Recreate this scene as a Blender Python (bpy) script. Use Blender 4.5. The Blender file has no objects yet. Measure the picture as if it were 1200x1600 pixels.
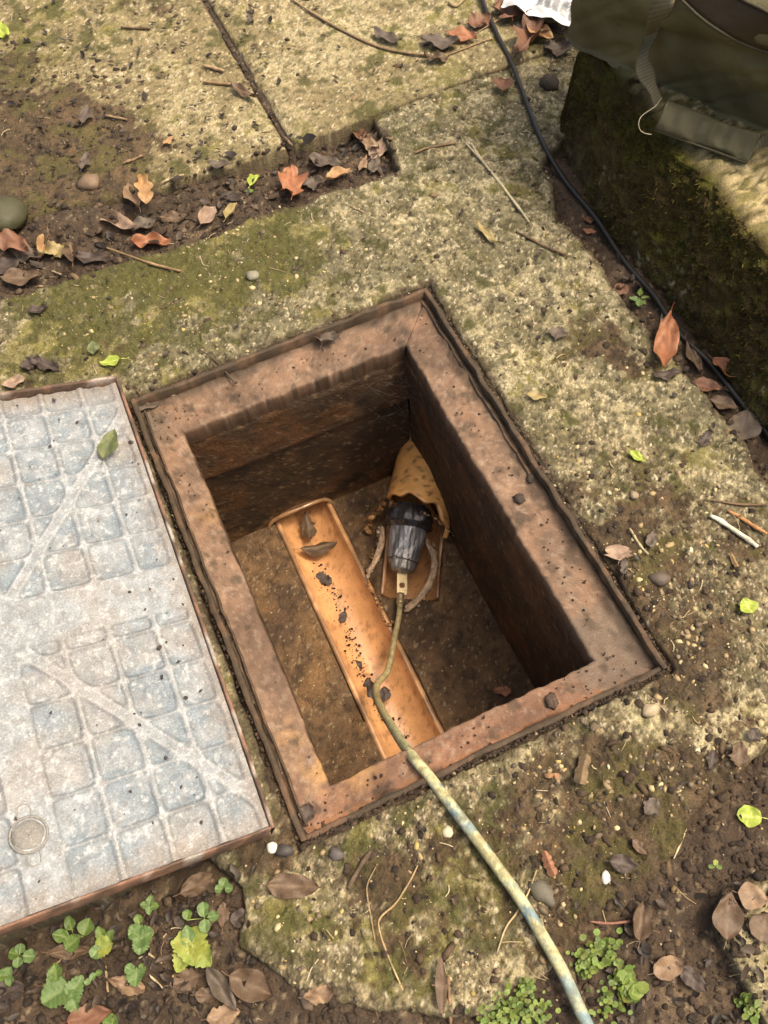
import bpy, bmesh, math, random
import numpy as np
from mathutils import Vector, Matrix
random.seed(7)
rng = np.random.default_rng(7)
C = bpy.context.scene.collection
sc = bpy.context.scene

# ------------------------------------------------------------------ camera, sky, sun, exposure
CAM = np.array([-0.1912098456622384, -0.6027387205239887, 1.1985919088582029])
RC = np.array([[0.9100252646245749, -0.4116673979092533, -0.048825927983697615],
               [-0.3842740907243107, -0.7935000442201952, -0.47190158191937104],
               [0.15552312028392748, 0.44820490104262034, -0.880298202733514]])
FPX = 1400.0
cd = bpy.data.cameras.new('camera'); cam = bpy.data.objects.new('camera', cd); C.objects.link(cam)
M = Matrix(((RC[0][0], -RC[1][0], -RC[2][0], CAM[0]),
            (RC[0][1], -RC[1][1], -RC[2][1], CAM[1]),
            (RC[0][2], -RC[1][2], -RC[2][2], CAM[2]), (0, 0, 0, 1)))
cam.matrix_world = M
cd.sensor_width = 36; cd.sensor_fit = 'AUTO'; cd.lens = FPX / 1600 * 36
cd.clip_start = 0.02; cd.clip_end = 200
sc.camera = cam
SUN_EL, SUN_AZ = 64.0, -20.0        # degrees; azimuth from +x towards +y
w = bpy.data.worlds.new('World'); sc.world = w; w.use_nodes = True
nt = w.node_tree; nt.nodes.clear()
sky = nt.nodes.new('ShaderNodeTexSky'); sky.sky_type = 'NISHITA'; sky.sun_disc = False
sky.sun_elevation = math.radians(SUN_EL); sky.sun_rotation = math.radians(90 - SUN_AZ)
sky.air_density = 1.0; sky.dust_density = 9.0; sky.ozone_density = 0.2
bg = nt.nodes.new('ShaderNodeBackground'); bg.inputs[1].default_value = 0.15
wo = nt.nodes.new('ShaderNodeOutputWorld')
wb = nt.nodes.new('ShaderNodeVectorMath'); wb.operation = 'MULTIPLY'; wb.inputs[1].default_value = (1.02, .965, .86)   # hazy warm daylight
nt.links.new(sky.outputs[0], wb.inputs[0]); nt.links.new(wb.outputs[0], bg.inputs[0]); nt.links.new(bg.outputs[0], wo.inputs[0])
sd = bpy.data.lights.new('sun', 'SUN'); sd.energy = 1.5; sd.angle = math.radians(14); sd.color = (1.0, 0.90, 0.74)
so = bpy.data.objects.new('sun', sd); C.objects.link(so)
el, az = math.radians(SUN_EL), math.radians(SUN_AZ)
sv = Vector((math.cos(el) * math.cos(az), math.cos(el) * math.sin(az), math.sin(el)))
so.rotation_euler = sv.to_track_quat('Z', 'Y').to_euler(); so.location = sv * 5
sc.view_settings.view_transform = 'Standard'; sc.view_settings.look = 'None'
sc.view_settings.gamma = 1; sc.view_settings.use_curve_mapping = False
sc.view_settings.exposure = 0.82

# ------------------------------------------------------------------ helpers
def at(px, py, z=0.0):
    d = RC.T @ np.array([(px - 600) / FPX, (py - 800) / FPX, 1.0])
    s = (z - CAM[2]) / d[2]
    p = CAM + s * d
    return np.array([p[0], p[1], z])

def mpp(px, py, z=0.0):            # metres per photo pixel there
    return np.linalg.norm(at(px, py, z) - CAM) / FPX

def _h(ix, iy, seed):
    n = (ix.astype(np.int64) * 374761393 + iy.astype(np.int64) * 668265263 + seed * 1274126177) & 0xffffffff
    n = ((n ^ (n >> 13)) * 1274126177) & 0xffffffff
    n = (n ^ (n >> 16)) & 0xffffffff
    return n / 4294967295.0

def vn(x, y, seed=0):
    x = np.asarray(x, float); y = np.asarray(y, float)
    ix = np.floor(x); iy = np.floor(y); fx = x - ix; fy = y - iy
    fx = fx * fx * (3 - 2 * fx); fy = fy * fy * (3 - 2 * fy)
    a = _h(ix, iy, seed); b = _h(ix + 1, iy, seed); c = _h(ix, iy + 1, seed); d = _h(ix + 1, iy + 1, seed)
    return (a * (1 - fx) + b * fx) * (1 - fy) + (c * (1 - fx) + d * fx) * fy

def fbm(x, y, size, oct=4, seed=0, gain=0.5):
    x = np.asarray(x, float); y = np.asarray(y, float)
    s = np.zeros(np.broadcast(x, y).shape); a = 1.0; t = 0.0; f = 1.0 / size
    for k in range(oct):
        cs, sn = math.cos(0.7 * k + seed), math.sin(0.7 * k + seed)
        s = s + a * vn((x * cs - y * sn) * f, (x * sn + y * cs) * f, seed + 17 * k); t += a; a *= gain; f *= 2.03
    return s / t                    # 0..1, mean .5

def voro(x, y, size, seed=0):      # distance to nearest cell point (0..1), border measure, random id
    X_ = np.asarray(x) / size; Y_ = np.asarray(y) / size; ix = np.floor(X_); iy = np.floor(Y_)
    d1 = np.full(X_.shape, 9.0); d2 = np.full(X_.shape, 9.0); idd = np.zeros(X_.shape)
    for i in (-1, 0, 1):
        for j in (-1, 0, 1):
            cx_ = ix + i; cy_ = iy + j; px_ = cx_ + _h(cx_, cy_, seed); py_ = cy_ + _h(cx_, cy_, seed + 5)
            d = np.hypot(X_ - px_, Y_ - py_); m = d < d1
            d2 = np.where(m, d1, np.minimum(d2, d)); idd = np.where(m, _h(cx_, cy_, seed + 9), idd); d1 = np.where(m, d, d1)
    return d1, d2 - d1, idd

def sst(a, b, x):
    t = np.clip((x - a) / (b - a), 0, 1); return t * t * (3 - 2 * t)

def mixc(c, col, m):
    return c * (1 - m[:, None]) + np.array(col)[None, :] * m[:, None]

def poly_sdf(x, y, P):
    P = np.array(P)[:, :2]; n = len(P)
    d = np.full(x.shape, 1e9); ins = np.zeros(x.shape, bool)
    for i in range(n):
        a = P[i]; b = P[(i + 1) % n]
        ex, ey = b - a; wx = x - a[0]; wy = y - a[1]
        t = np.clip((wx * ex + wy * ey) / (ex * ex + ey * ey + 1e-12), 0, 1)
        d = np.minimum(d, (wx - ex * t) ** 2 + (wy - ey * t) ** 2)
        c1 = (a[1] <= y) != (b[1] <= y)
        if abs(ey) > 1e-12:
            ins ^= c1 & (x < a[0] + (y - a[1]) / ey * ex)
    return np.sqrt(d) * np.where(ins, -1, 1)

def blobs(x, y, L, z=0.0):          # soft elliptical patches given as (px, py, radius px, strength)
    m = np.zeros(x.shape)
    for b in L:
        px, py, r, s = b[:4]
        p = at(px, py, z); R = r * mpp(px, py, z)
        m = m + s * np.exp(-((x - p[0]) ** 2 + (y - p[1]) ** 2) / (R * R))
    return m

def mesh_np(name, V, F, mat, parent=None, col=None, smooth=True):
    me = bpy.data.meshes.new(name)
    V = np.asarray(V, np.float32); F = np.asarray(F, np.int32); k = F.shape[1]
    me.vertices.add(len(V)); me.vertices.foreach_set('co', V.ravel())
    me.loops.add(F.size); me.loops.foreach_set('vertex_index', F.ravel())
    me.polygons.add(len(F)); me.polygons.foreach_set('loop_start', np.arange(0, F.size, k, dtype=np.int32))
    me.polygons.foreach_set('loop_total', np.full(len(F), k, np.int32))
    me.update(calc_edges=True)
    if smooth: me.polygons.foreach_set('use_smooth', np.ones(len(F), bool))
    if col is not None:
        ca = me.color_attributes.new('Col', 'FLOAT_COLOR', 'POINT')
        cc = np.ones((len(V), 4), np.float32); cc[:, :3] = np.clip(col, 0.003, 0.9)
        ca.data.foreach_set('color', cc.ravel())
    me.materials.append(mat)
    o = bpy.data.objects.new(name, me); C.objects.link(o)
    if parent is not None: o.parent = parent
    return o

def tag(o, label=None, cat=None, group=None, kind=None):
    if label: o['label'] = label
    if cat: o['category'] = cat
    if group: o['group'] = group
    if kind: o['kind'] = kind
    return o

def empty(name, loc=(0, 0, 0), label=None, cat=None, group=None):
    o = bpy.data.objects.new(name, None); C.objects.link(o); o.location = Vector([float(a) for a in loc])
    o.empty_display_size = 0.02
    return tag(o, label, cat, group)

class MB:                           # collects quads/tris with colours
    def __init__(s): s.v = []; s.f = []; s.c = []; s.n = 0
    def add(s, V, F, col):
        V = np.asarray(V, float); col = np.asarray(col, float)
        if col.ndim == 1: col = np.tile(col, (len(V), 1))
        s.v.append(V); s.c.append(col); s.f += [tuple(int(i) + s.n for i in f) for f in F]; s.n += len(V)
    def build(s, name, mat, parent=None, smooth=True, loc=None):
        V = np.concatenate(s.v); Cc = np.concatenate(s.c)
        if loc is not None: V = V - np.asarray(loc)[None, :]
        me = bpy.data.meshes.new(name); me.from_pydata(V.tolist(), [], s.f); me.update()
        if smooth: me.polygons.foreach_set('use_smooth', np.ones(len(me.polygons), bool))
        ca = me.color_attributes.new('Col', 'FLOAT_COLOR', 'POINT')
        cc = np.ones((len(V), 4), np.float32); cc[:, :3] = np.clip(Cc, 0.003, 0.9)
        ca.data.foreach_set('color', cc.ravel())
        me.materials.append(mat)
        o = bpy.data.objects.new(name, me); C.objects.link(o)
        if parent is not None: o.parent = parent
        if loc is not None: o.location = Vector([float(a) for a in loc])
        return o

def grid_faces(nu, nv, off=0, wrap_u=False):
    F = []
    for i in range(nu if wrap_u else nu - 1):
        for j in range(nv - 1):
            i2 = (i + 1) % nu
            F.append((off + i * nv + j, off + i2 * nv + j, off + i2 * nv + j + 1, off + i * nv + j + 1))
    return F

def spline(P, n):
    P = np.asarray(P, float); m = len(P); Q = np.vstack([2 * P[0] - P[1], P, 2 * P[-1] - P[-2]])
    out = []
    for i in range(m - 1):
        p0, p1, p2, p3 = Q[i:i + 4]
        k = n
        for j in range(k):
            t = j / k
            out.append(0.5 * ((2 * p1) + (p2 - p0) * t + (2 * p0 - 5 * p1 + 4 * p2 - p3) * t * t + (3 * p1 - p0 - 3 * p2 + p3) * t ** 3))
    out.append(P[-1]); return np.array(out)

def tube(mb, path, rad, col, sides=8, cap=True):
    path = np.asarray(path, float); n = len(path)
    rad = np.broadcast_to(np.asarray(rad, float), (n,))
    T = np.gradient(path, axis=0); T /= np.linalg.norm(T, axis=1)[:, None] + 1e-12
    up = np.array([0, 0, 1.0]) if abs(T[0][2]) < .9 else np.array([1.0, 0, 0])
    N = np.cross(T[0], up); N /= np.linalg.norm(N)
    V = []; cols = []
    for i in range(n):
        N = N - T[i] * np.dot(N, T[i]); N /= np.linalg.norm(N) + 1e-12
        B = np.cross(T[i], N)
        for k in range(sides):
            a = 2 * math.pi * k / sides
            V.append(path[i] + rad[i] * (math.cos(a) * N + math.sin(a) * B))
            cols.append(col(i / (n - 1), k / sides) if callable(col) else col)
    F = []
    for i in range(n - 1):
        for k in range(sides):
            k2 = (k + 1) % sides
            F.append((i * sides + k, i * sides + k2, (i + 1) * sides + k2, (i + 1) * sides + k))
    if cap:
        F.append(tuple(range(sides))[::-1]); F.append(tuple((n - 1) * sides + k for k in range(sides)))
    mb.add(V, F, cols)

def box(mb, c, ax, half, col, bev=0.0):      # chamfered box; ax = 3 unit vectors
    ax = np.asarray(ax, float); V = []; hs = np.asarray(half, float)
    bm = bmesh.new(); bmesh.ops.create_cube(bm, size=2.0)
    for v in bm.verts: v.co = Vector([v.co[i] * hs[i] for i in range(3)])
    if bev > 0: bmesh.ops.bevel(bm, geom=bm.edges[:], offset=bev, segments=2, affect='EDGES', profile=0.5)
    bm.verts.ensure_lookup_table()
    V = [np.asarray(c) + v.co[0] * ax[0] + v.co[1] * ax[1] + v.co[2] * ax[2] for v in bm.verts]
    F = [[v.index for v in f.verts] for f in bm.faces]; bm.free()
    mb.add(V, F, col)

I3 = np.eye(3)
_ico = {}
def ico(sub):
    if sub not in _ico:
        bm = bmesh.new(); bmesh.ops.create_icosphere(bm, subdivisions=sub, radius=1)
        _ico[sub] = (np.array([v.co[:] for v in bm.verts]), [[v.index for v in f.verts] for f in bm.faces]); bm.free()
    return _ico[sub]

def rock(mb, p, r, col, sub=1, flat=.6, rough=.25, rnd=None):
    V, F = ico(sub); rr = rnd or random
    s = np.array([rr.uniform(.7, 1.3), rr.uniform(.7, 1.2), flat * rr.uniform(.7, 1.2)])
    a = rr.uniform(0, 6.28); W = V * (1 + rough * (np.array([rr.random() for _ in V]) - .5)[:, None]) * s * r
    W = np.stack([W[:, 0] * math.cos(a) - W[:, 1] * math.sin(a), W[:, 0] * math.sin(a) + W[:, 1] * math.cos(a), W[:, 2]], 1)
    mb.add(W + np.asarray(p), F, col)

def blob_batch(name, P, Rr, cols, mat, sub=1, flat=(.5, .9), rough=.35, parent=None, smooth=False, elong=(.6, 1.4)):
    V, F = ico(sub); F = np.array(F); n = len(P); k = len(V)
    g = np.random.default_rng(len(P) + 11)
    S = np.stack([g.uniform(*elong, n), g.uniform(.7, 1.1, n), g.uniform(*flat, n)], 1) * np.asarray(Rr)[:, None]
    W = V[None] * (1 + rough * (g.random((n, k, 1)) - .5)) * S[:, None, :]
    a = g.uniform(0, 6.28, n)[:, None]; x = W[..., 0] * np.cos(a) - W[..., 1] * np.sin(a); y = W[..., 0] * np.sin(a) + W[..., 1] * np.cos(a)
    W = np.stack([x, y, W[..., 2]], -1) + np.asarray(P)[:, None, :]
    FF = (F[None] + (np.arange(n) * k)[:, None, None]).reshape(-1, 3)
    cc = np.repeat(np.asarray(cols), k, 0) * (0.85 + .3 * g.random((n * k, 1)))
    return mesh_np(name, W.reshape(-1, 3), FF, mat, parent, cc, smooth)

# ------------------------------------------------------------------ materials
def nmat(name, rough=.85, spec=.3, attr=True, base=(.3, .3, .3), var=(.35, 60), var2=(.25, 400), bump=(.4, 300, .002), bump2=None,
         metallic=0., coat=0., trans=0., rough_var=.1, speck=None):
    m = bpy.data.materials.new(name); m.use_nodes = True; nt = m.node_tree; N = nt.nodes; Lk = nt.links
    b = N['Principled BSDF']; b.inputs['Roughness'].default_value = rough; b.inputs['Specular IOR Level'].default_value = spec
    b.inputs['Metallic'].default_value = metallic; b.inputs['Coat Weight'].default_value = coat
    tc = N.new('ShaderNodeTexCoord'); gm = tc.outputs['Object']
    if attr:
        a = N.new('ShaderNodeAttribute'); a.attribute_name = 'Col'; cur = a.outputs['Color']
    else:
        a = N.new('ShaderNodeRGB'); a.outputs[0].default_value = (*base, 1); cur = a.outputs[0]
    def noise(scale, det=5):
        n = N.new('ShaderNodeTexNoise'); n.inputs['Scale'].default_value = scale; n.inputs['Detail'].default_value = det
        n.inputs['Roughness'].default_value = .62; Lk.new(gm, n.inputs['Vector']); return n.outputs['Fac']
    for amp, s in (var, var2):
        if amp:
            mr = N.new('ShaderNodeMapRange'); Lk.new(noise(s), mr.inputs['Value'])
            mr.inputs['From Min'].default_value = .3; mr.inputs['From Max'].default_value = .7
            mr.inputs['To Min'].default_value = 1 - amp; mr.inputs['To Max'].default_value = 1 + amp
            vm = N.new('ShaderNodeVectorMath'); vm.operation = 'SCALE'; Lk.new(cur, vm.inputs[0]); Lk.new(mr.outputs[0], vm.inputs['Scale'])
            cur = vm.outputs[0]
    if speck:                        # (colour, scale, threshold)
        mr = N.new('ShaderNodeMapRange'); Lk.new(noise(speck[1], 2), mr.inputs['Value'])
        mr.inputs['From Min'].default_value = speck[2]; mr.inputs['From Max'].default_value = speck[2] + .05
        mx = N.new('ShaderNodeMix'); mx.data_type = 'RGBA'; Lk.new(mr.outputs[0], mx.inputs['Factor'])
        Lk.new(cur, mx.inputs['A']); mx.inputs['B'].default_value = (*speck[0], 1); cur = mx.outputs['Result']
    Lk.new(cur, b.inputs['Base Color'])
    if rough_var:
        mr = N.new('ShaderNodeMapRange'); Lk.new(noise(90), mr.inputs['Value'])
        mr.inputs['To Min'].default_value = max(0, rough - rough_var); mr.inputs['To Max'].default_value = min(1, rough + rough_var)
        Lk.new(mr.outputs[0], b.inputs['Roughness'])
    last = None
    for bb in (bump, bump2):
        if bb:
            bp = N.new('ShaderNodeBump'); bp.inputs['Strength'].default_value = bb[0]; bp.inputs['Distance'].default_value = bb[2]
            Lk.new(noise(bb[1], 6), bp.inputs['Height'])
            if last: Lk.new(last, bp.inputs['Normal'])
            last = bp.outputs[0]
    if last: Lk.new(last, b.inputs['Normal'])
    if trans:
        b.inputs['Subsurface Weight'].default_value = 0
        tr = N.new('ShaderNodeBsdfTranslucent'); Lk.new(cur, tr.inputs['Color'])
        ms = N.new('ShaderNodeMixShader'); ms.inputs[0].default_value = trans
        Lk.new(b.outputs[0], ms.inputs[1]); Lk.new(tr.outputs[0], ms.inputs[2])
        Lk.new(ms.outputs[0], N['Material Output'].inputs['Surface'])
    return m

MT = {
 'concrete': nmat('weathered_concrete', .82, .35, var=(.18, 60), var2=(.36, 380), bump=(1., 300, .004), bump2=(.8, 110, .005), rough_var=.18),
 'soil': nmat('damp_soil', .75, .4, var=(.3, 50), var2=(.35, 350), bump=(1., 220, .005), bump2=(.8, 700, .002), rough_var=.25),
 'moss': nmat('moss_and_concrete', .9, .2, var=(.25, 60), var2=(.4, 500), bump=(1., 260, .006), bump2=(.9, 900, .002)),
 'stone': nmat('small_stones', .6, .4, var=(.15, 80), var2=(.2, 600), bump=(.4, 500, .001)),
 'rustbrown': nmat('rust_stained_ledge', .7, .35, var=(.16, 30), var2=(.26, 500), bump=(.5, 420, .001), bump2=(.4, 60, .002), speck=((.42, .34, .26), 520, .71)),
 'wall': nmat('stained_chamber_wall', .72, .35, var=(.3, 18), var2=(.34, 330), bump=(1., 260, .0025), bump2=(.8, 60, .006), rough_var=.2, speck=((.26, .17, .09), 330, .77)),
 'clay': nmat('wet_clay_pipe', .33, .6, var=(.14, 25), var2=(.12, 260), bump=(.25, 120, .001), rough_var=.18, coat=.4),
 'cover': nmat('worn_galvanised_cover', .62, .45, var=(.16, 40), var2=(.30, 420), bump=(.6, 420, .0012), bump2=(.4, 110, .002), rough_var=.2, speck=((.44, .46, .48), 420, .68)),
 'rim': nmat('muddy_rusty_steel', .75, .35, var=(.3, 60), var2=(.3, 400), bump=(.7, 300, .0015)),
 'leaf': nmat('dead_leaf', .55, .4, var=(.2, 90), var2=(.2, 500), bump=(.5, 300, .0012), trans=.12, rough_var=.15),
 'green': nmat('fresh_leaf', .5, .4, var=(.15, 120), var2=(.15, 500), bump=(.4, 350, .001), trans=.25),
 'twig': nmat('dry_twig', .8, .25, var=(.25, 120), var2=(.25, 600), bump=(.7, 500, .0008)),
 'rubber': nmat('black_cable_sheath', .42, .45, attr=False, base=(.016, .014, .012), var=(.25, 60), var2=(.35, 300), bump=(.15, 300, .0004)),
 'hose': nmat('faded_hose', .6, .35, var=(.16, 90), var2=(.26, 500), bump=(.5, 500, .0008)),
 'plastic': nmat('black_wrapping_plastic', .20, .8, var=(.2, 60), var2=(.1, 300), bump=(.8, 90, .003), bump2=(.4, 240, .001), rough_var=.06, metallic=.55),
 'brass': nmat('dirty_brass', .38, .5, var=(.15, 100), var2=(.2, 500), bump=(.3, 400, .0005), metallic=.55),
 'mortar': nmat('crusted_mortar', .85, .3, var=(.3, 150), var2=(.4, 500), bump=(1., 350, .002)),
 'canvas': nmat('waxed_olive_canvas', .60, .22, var=(.14, 16), var2=(.12, 700), bump=(.35, 900, .0006), bump2=(.5, 25, .006), rough_var=.15),
 'webbing': nmat('olive_webbing', .8, .2, var=(.12, 40), var2=(.2, 900), bump=(.5, 900, .0006)),
 'packet': nmat('white_plastic_packet', .35, .5, var=(.08, 40), var2=(.05, 200), bump=(.5, 60, .002)),
 'web': nmat('cobweb_thread', .6, .3, attr=False, base=(.22, .2, .17), var=(0, 1), var2=(0, 1), bump=None, rough_var=0),
}

# ------------------------------------------------------------------ ground shapes
HX0, HX1, HY0, HY1 = -0.272, 0.272, -0.382, 0.382       # frame footprint
IX0, IX1, IY0, IY1 = -0.212, 0.192, -0.326, 0.300       # clear opening
APRON = [(-1.7, .70), (-.60, .72), (-.42, .713), (-.30, .70), (-.208, .695), (-.064, .682), (.128, .684), (.354, .672), (.362, .74), (.368, .87),
         (.60, .87), (.95, .87), (.95, .74), (.80, .66), (.74, .64), (.700, .62), (.655, .585), (.615, .56), (.585, .50), (.563, .438), (.568, .33), (.560, .185), (.572, .06), (.580, -.06),
         (.570, -.19), (.578, -.35), (.565, -.50), (.40, -.53), (.30, -.535), (.217, -.56), (.105, -.607), (.029, -.628), (-.06, -.642), (-.149, -.645), (-.24, -.61),
         (-.332, -.553), (-.385, -.460), (-.362, -.40), (-.40, -.34), (-.60, -.33), (-1.7, -.35)]
SLAB_A = [(-1.7, .93), (-.55, .90), (-.377, .875), (-.20, .845), (-.079, .827), (.06, .82), (.183, .817), (.1995, 2.6), (-1.7, 2.6)]
SLAB_B = [(.1925, .815), (.362, .824), (.55, .834), (.80, .836), (1.02, .84), (1.3, .84), (1.3, 2.6), (.2065, 2.6)]
SLAB_C = [(.146, -.672), (.178, -.648), (.30, -.655), (.9, -.70), (.9, -1.5), (.16, -1.5), (.138, -.80)]

def jit(x, y, amp=.010):
    return (fbm(x, y, .05, 4, 5) - .5) * amp * 2.4

def apron_sdf(x, y): return poly_sdf(x, y, APRON) + jit(x, y, .011)
def hole_sdf(x, y):  # positive outside the frame
    dx = np.maximum(HX0 - .007 - x, x - HX1 - .007); dy = np.maximum(HY0 - .007 - y, y - HY1 - .006)
    return np.maximum(dx, dy) + (fbm(x, y, .03, 3, 9) - .5) * .010

SOILB = [(60, 200, 120, .75), (140, 250, 110, .8), (40, 300, 120, .8), (250, 20, 35, .5), (110, 320, 60, .7), (0, 120, 70, .4),
         (870, 525, 55, .45), (950, 545, 55, .75), (900, 900, 95, .5), (960, 860, 75, .5), (1040, 930, 120, .55), (1010, 760, 60, .5),
         (1180, 820, 70, .6), (1080, 1060, 80, .45), (1000, 1330, 110, .75), (1080, 1260, 110, .8), (1130, 1320, 90, .6), (880, 1140, 60, .45),
         (960, 1180, 60, .4), (880, 1450, 100, .4), (680, 1450, 120, .4), (600, 1350, 60, .35), (820, 1250, 70, .4), (450, 1340, 45, .5), (1180, 1250, 60, .8),
         (985, 1460, 70, .7), (380, 1330, 40, .7), (800, 480, 30, .3), (700, 1300, 60, .35), (60, 590, 50, .3), (180, 560, 60, .2), (1170, 960, 70, .35),
         (930, 1400, 60, .5), (560, 1400, 60, .3), (240, 590, 60, .35), (900, 760, 70, .3), (840, 700, 50, .2)]
MOSSB = [(330, 405, 110, .8), (200, 420, 80, .6), (120, 480, 80, .5), (440, 380, 80, .6), (60, 560, 90, .45), (50, 60, 90, .75), (300, 250, 40, .6), (420, 460, 60, .35),
         (380, 70, 40, .35), (250, 520, 110, .45), (550, 390, 60, .45), (640, 110, 90, .35), (440, 1470, 60, .55), (620, 1460, 80, .35), (780, 1110, 60, .3),
         (960, 1080, 60, .3), (850, 1300, 120, .3), (1060, 700, 80, .25), (850, 640, 60, .35), (560, 1310, 70, .3), (880, 60, 60, .3), (600, 210, 80, .3),
         (760, 420, 60, .2), (300, 50, 60, .3), (1060, 880, 90, .3), (900, 260, 60, .5), (60, 430, 80, .4), (400, 300, 40, .5), (720, 1350, 100, .3)]
PALEB = [(300, 200, 60, .55), (400, 190, 45, .6), (210, 120, 60, .4), (470, 120, 80, .5), (550, 60, 100, .6), (640, 40, 70, .6), (430, 220, 40, .6), (540, 320, 50, .35), (640, 340, 80, .4),
         (720, 230, 90, .4), (800, 480, 55, .45), (760, 560, 60, .5), (700, 430, 60, .4), (920, 610, 60, .65), (860, 590, 60, .5), (1000, 650, 50, .4), (1130, 780, 60, .5),
         (1060, 760, 50, .35), (940, 1120, 50, .3), (850, 1180, 55, 1.0), (1100, 1150, 85, 1.1), (1060, 1210, 65, 1.0), (1180, 1140, 70, .9), (720, 1200, 40, .8), (860, 1540, 60, .8), (480, 1420, 60, .7), (1000, 1120, 40, .6), (560, 1300, 40, .6), (460, 1380, 60, .5),
         (930, 1330, 30, .2), (1175, 1470, 60, 1.6), (1190, 1560, 60, 1.4), (740, 1540, 60, .4), (800, 1560, 60, .5), (900, 430, 80, .3), (600, 530, 50, .1), (370, 1480, 60, .2), (700, 180, 80, .3), (880, 1060, 50, .35),
         (600, 1500, 60, .3), (480, 60, 60, .4), (960, 420, 50, .45), (830, 330, 60, .4)]

AGG = [(900, 1250, 260, 1), (700, 1420, 210, .9), (1050, 1000, 180, .7), (1000, 740, 120, .5), (900, 690, 70, .35), (320, 410, 120, .9), (180, 450, 90, .6), (560, 1400, 130, .7), (820, 1480, 120, .8), (250, 520, 120, .35), (720, 240, 140, .3), (880, 880, 70, .5), (1100, 1180, 120, .6), (1100, 860, 100, .6)]
def concrete_colour(x, y, slab=False):
    n1 = fbm(x, y, .055, 5, 21); n2 = fbm(x, y, .016, 4, 31); n3 = fbm(x, y, .0065, 3, 41); n4 = fbm(x, y, .16, 4, 51)
    big = fbm(x, y, .45, 4, 61)
    base = np.array([.165, .147, .084]) if not slab else np.array([.235, .190, .095])
    c = np.tile(base, (len(x), 1)) * (.72 + .55 * n2)[:, None]
    pale = blobs(x, y, PALEB); soil = blobs(x, y, SOILB); moss = blobs(x, y, MOSSB); agg = np.clip(blobs(x, y, AGG[:5] + AGG[7:9] + AGG[11:]), 0, 1)
    c = mixc(c, (.094, .078, .038), agg * .62)
    for sz, sd_, th_, am in ((.0095, 1, .62, .9), (.0058, 2, .55, .9)):
        v1, v2, vi = voro(x + (n3 - .5) * .004, y + (n2 - .5) * .004, sz, sd_)
        hit = sst(.05, .20, v2) * (vi > th_) * sst(.25, .6, agg + (n1 - .5) * .8) * am
        k_ = (vi - th_) / (1 - th_)
        sc = np.stack([.13 + .30 * k_ ** 2, .10 + .25 * k_ ** 2, .06 + .13 * k_ ** 2], 1) * (.8 + .4 * n3)[:, None]
        c = c * (1 - hit[:, None]) + sc * hit[:, None]
        c = c * (1 - .35 * (sst(.10, .0, v2) * agg))[:, None]
    pale = pale - agg * .10
    ridge = 1 - np.abs(fbm(x, y, .020, 3, 71) - .5) * 9          # thin pale lichen rings
    ridge2 = 1 - np.abs(fbm(x, y, .009, 3, 72) - .5) * 6
    pm = sst(.42, .62, pale * .62 + n1 * .75 + (n2 - .5) * .9 + (n3 - .5) * 1.0 - .30)
    c = mixc(c, (.40, .345, .19) if not slab else (.35, .30, .158), pm * .75)
    c = mixc(c, (.50, .43, .25), np.clip(ridge, 0, 1) * sst(.35, .6, n1 + pale * .3) * (.55 if not slab else .15))
    c = mixc(c, (.55, .48, .30), np.clip(ridge2, 0, 1) * sst(.52, .66, n1 + pale * .2) * .55)
    pn = fbm(x, y, .026, 4, 75)
    c = mixc(c, (.115, .098, .045), sst(.545, .60, pn) * .62 * (1 if not slab else .35))
    c = mixc(c, (.52, .45, .27), sst(.030, .008, np.abs(pn - .545)) * sst(.42, .55, n3) * (.50 if not slab else .12))
    p3 = fbm(x, y, .0075, 3, 76); c = c * (1 - .45 * sst(.60, .68, p3))[:, None]
    # pits and grains
    c = c * (1 - .50 * sst(.60, .72, n3))[:, None]
    c = mixc(c, (.62, .55, .38), sst(.72, .80, fbm(x, y, .0055, 2, 81)) * .7)
    mm = sst(.50, .80, moss * .9 + (n1 - .5) * 2.4 + (n3 - .5) * .9 + .12)
    c = mixc(c, (.120, .110, .020), mm * .66)
    c = mixc(c, (.19, .17, .045), mm * sst(.5, .62, fbm(x, y, .02, 4, 92)) * .6)
    mm2 = sst(.62, .85, moss * .8 + (fbm(x, y, .03, 4, 91) - .5) * 2.2 + .25)
    c = mixc(c, (.055, .056, .012), mm2 * .75)
    sm = sst(.42, .66, soil * 1.0 + (n4 - .5) * .7 + (n1 - .5) * 1.2 + (n2 - .5) * .6 + (n3 - .5) * .4 + .01 + agg * .07 - pale * .12)
    c = mixc(c, (.060, .038, .019), sm * .90)
    c = mixc(c, (.130, .086, .045), sst(.48, .66, fbm(x, y, .022, 5, 93)) * sm * .65)
    c = mixc(c, (.026, .018, .010), sst(.56, .68, fbm(x, y, .012, 4, 94)) * sm * .7)
    c = mixc(c, (.09, .085, .02), sst(.55, .65, fbm(x, y, .05, 4, 95)) * sm * .5)
    return c, sm, mm, pm, n2, n3

def near_fine(lo, hi, step, a, b, coarse):
    L = [np.arange(lo, a, coarse), np.arange(a, b, step), np.arange(b, hi + coarse, coarse)]
    return np.unique(np.concatenate(L).round(6))

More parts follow.
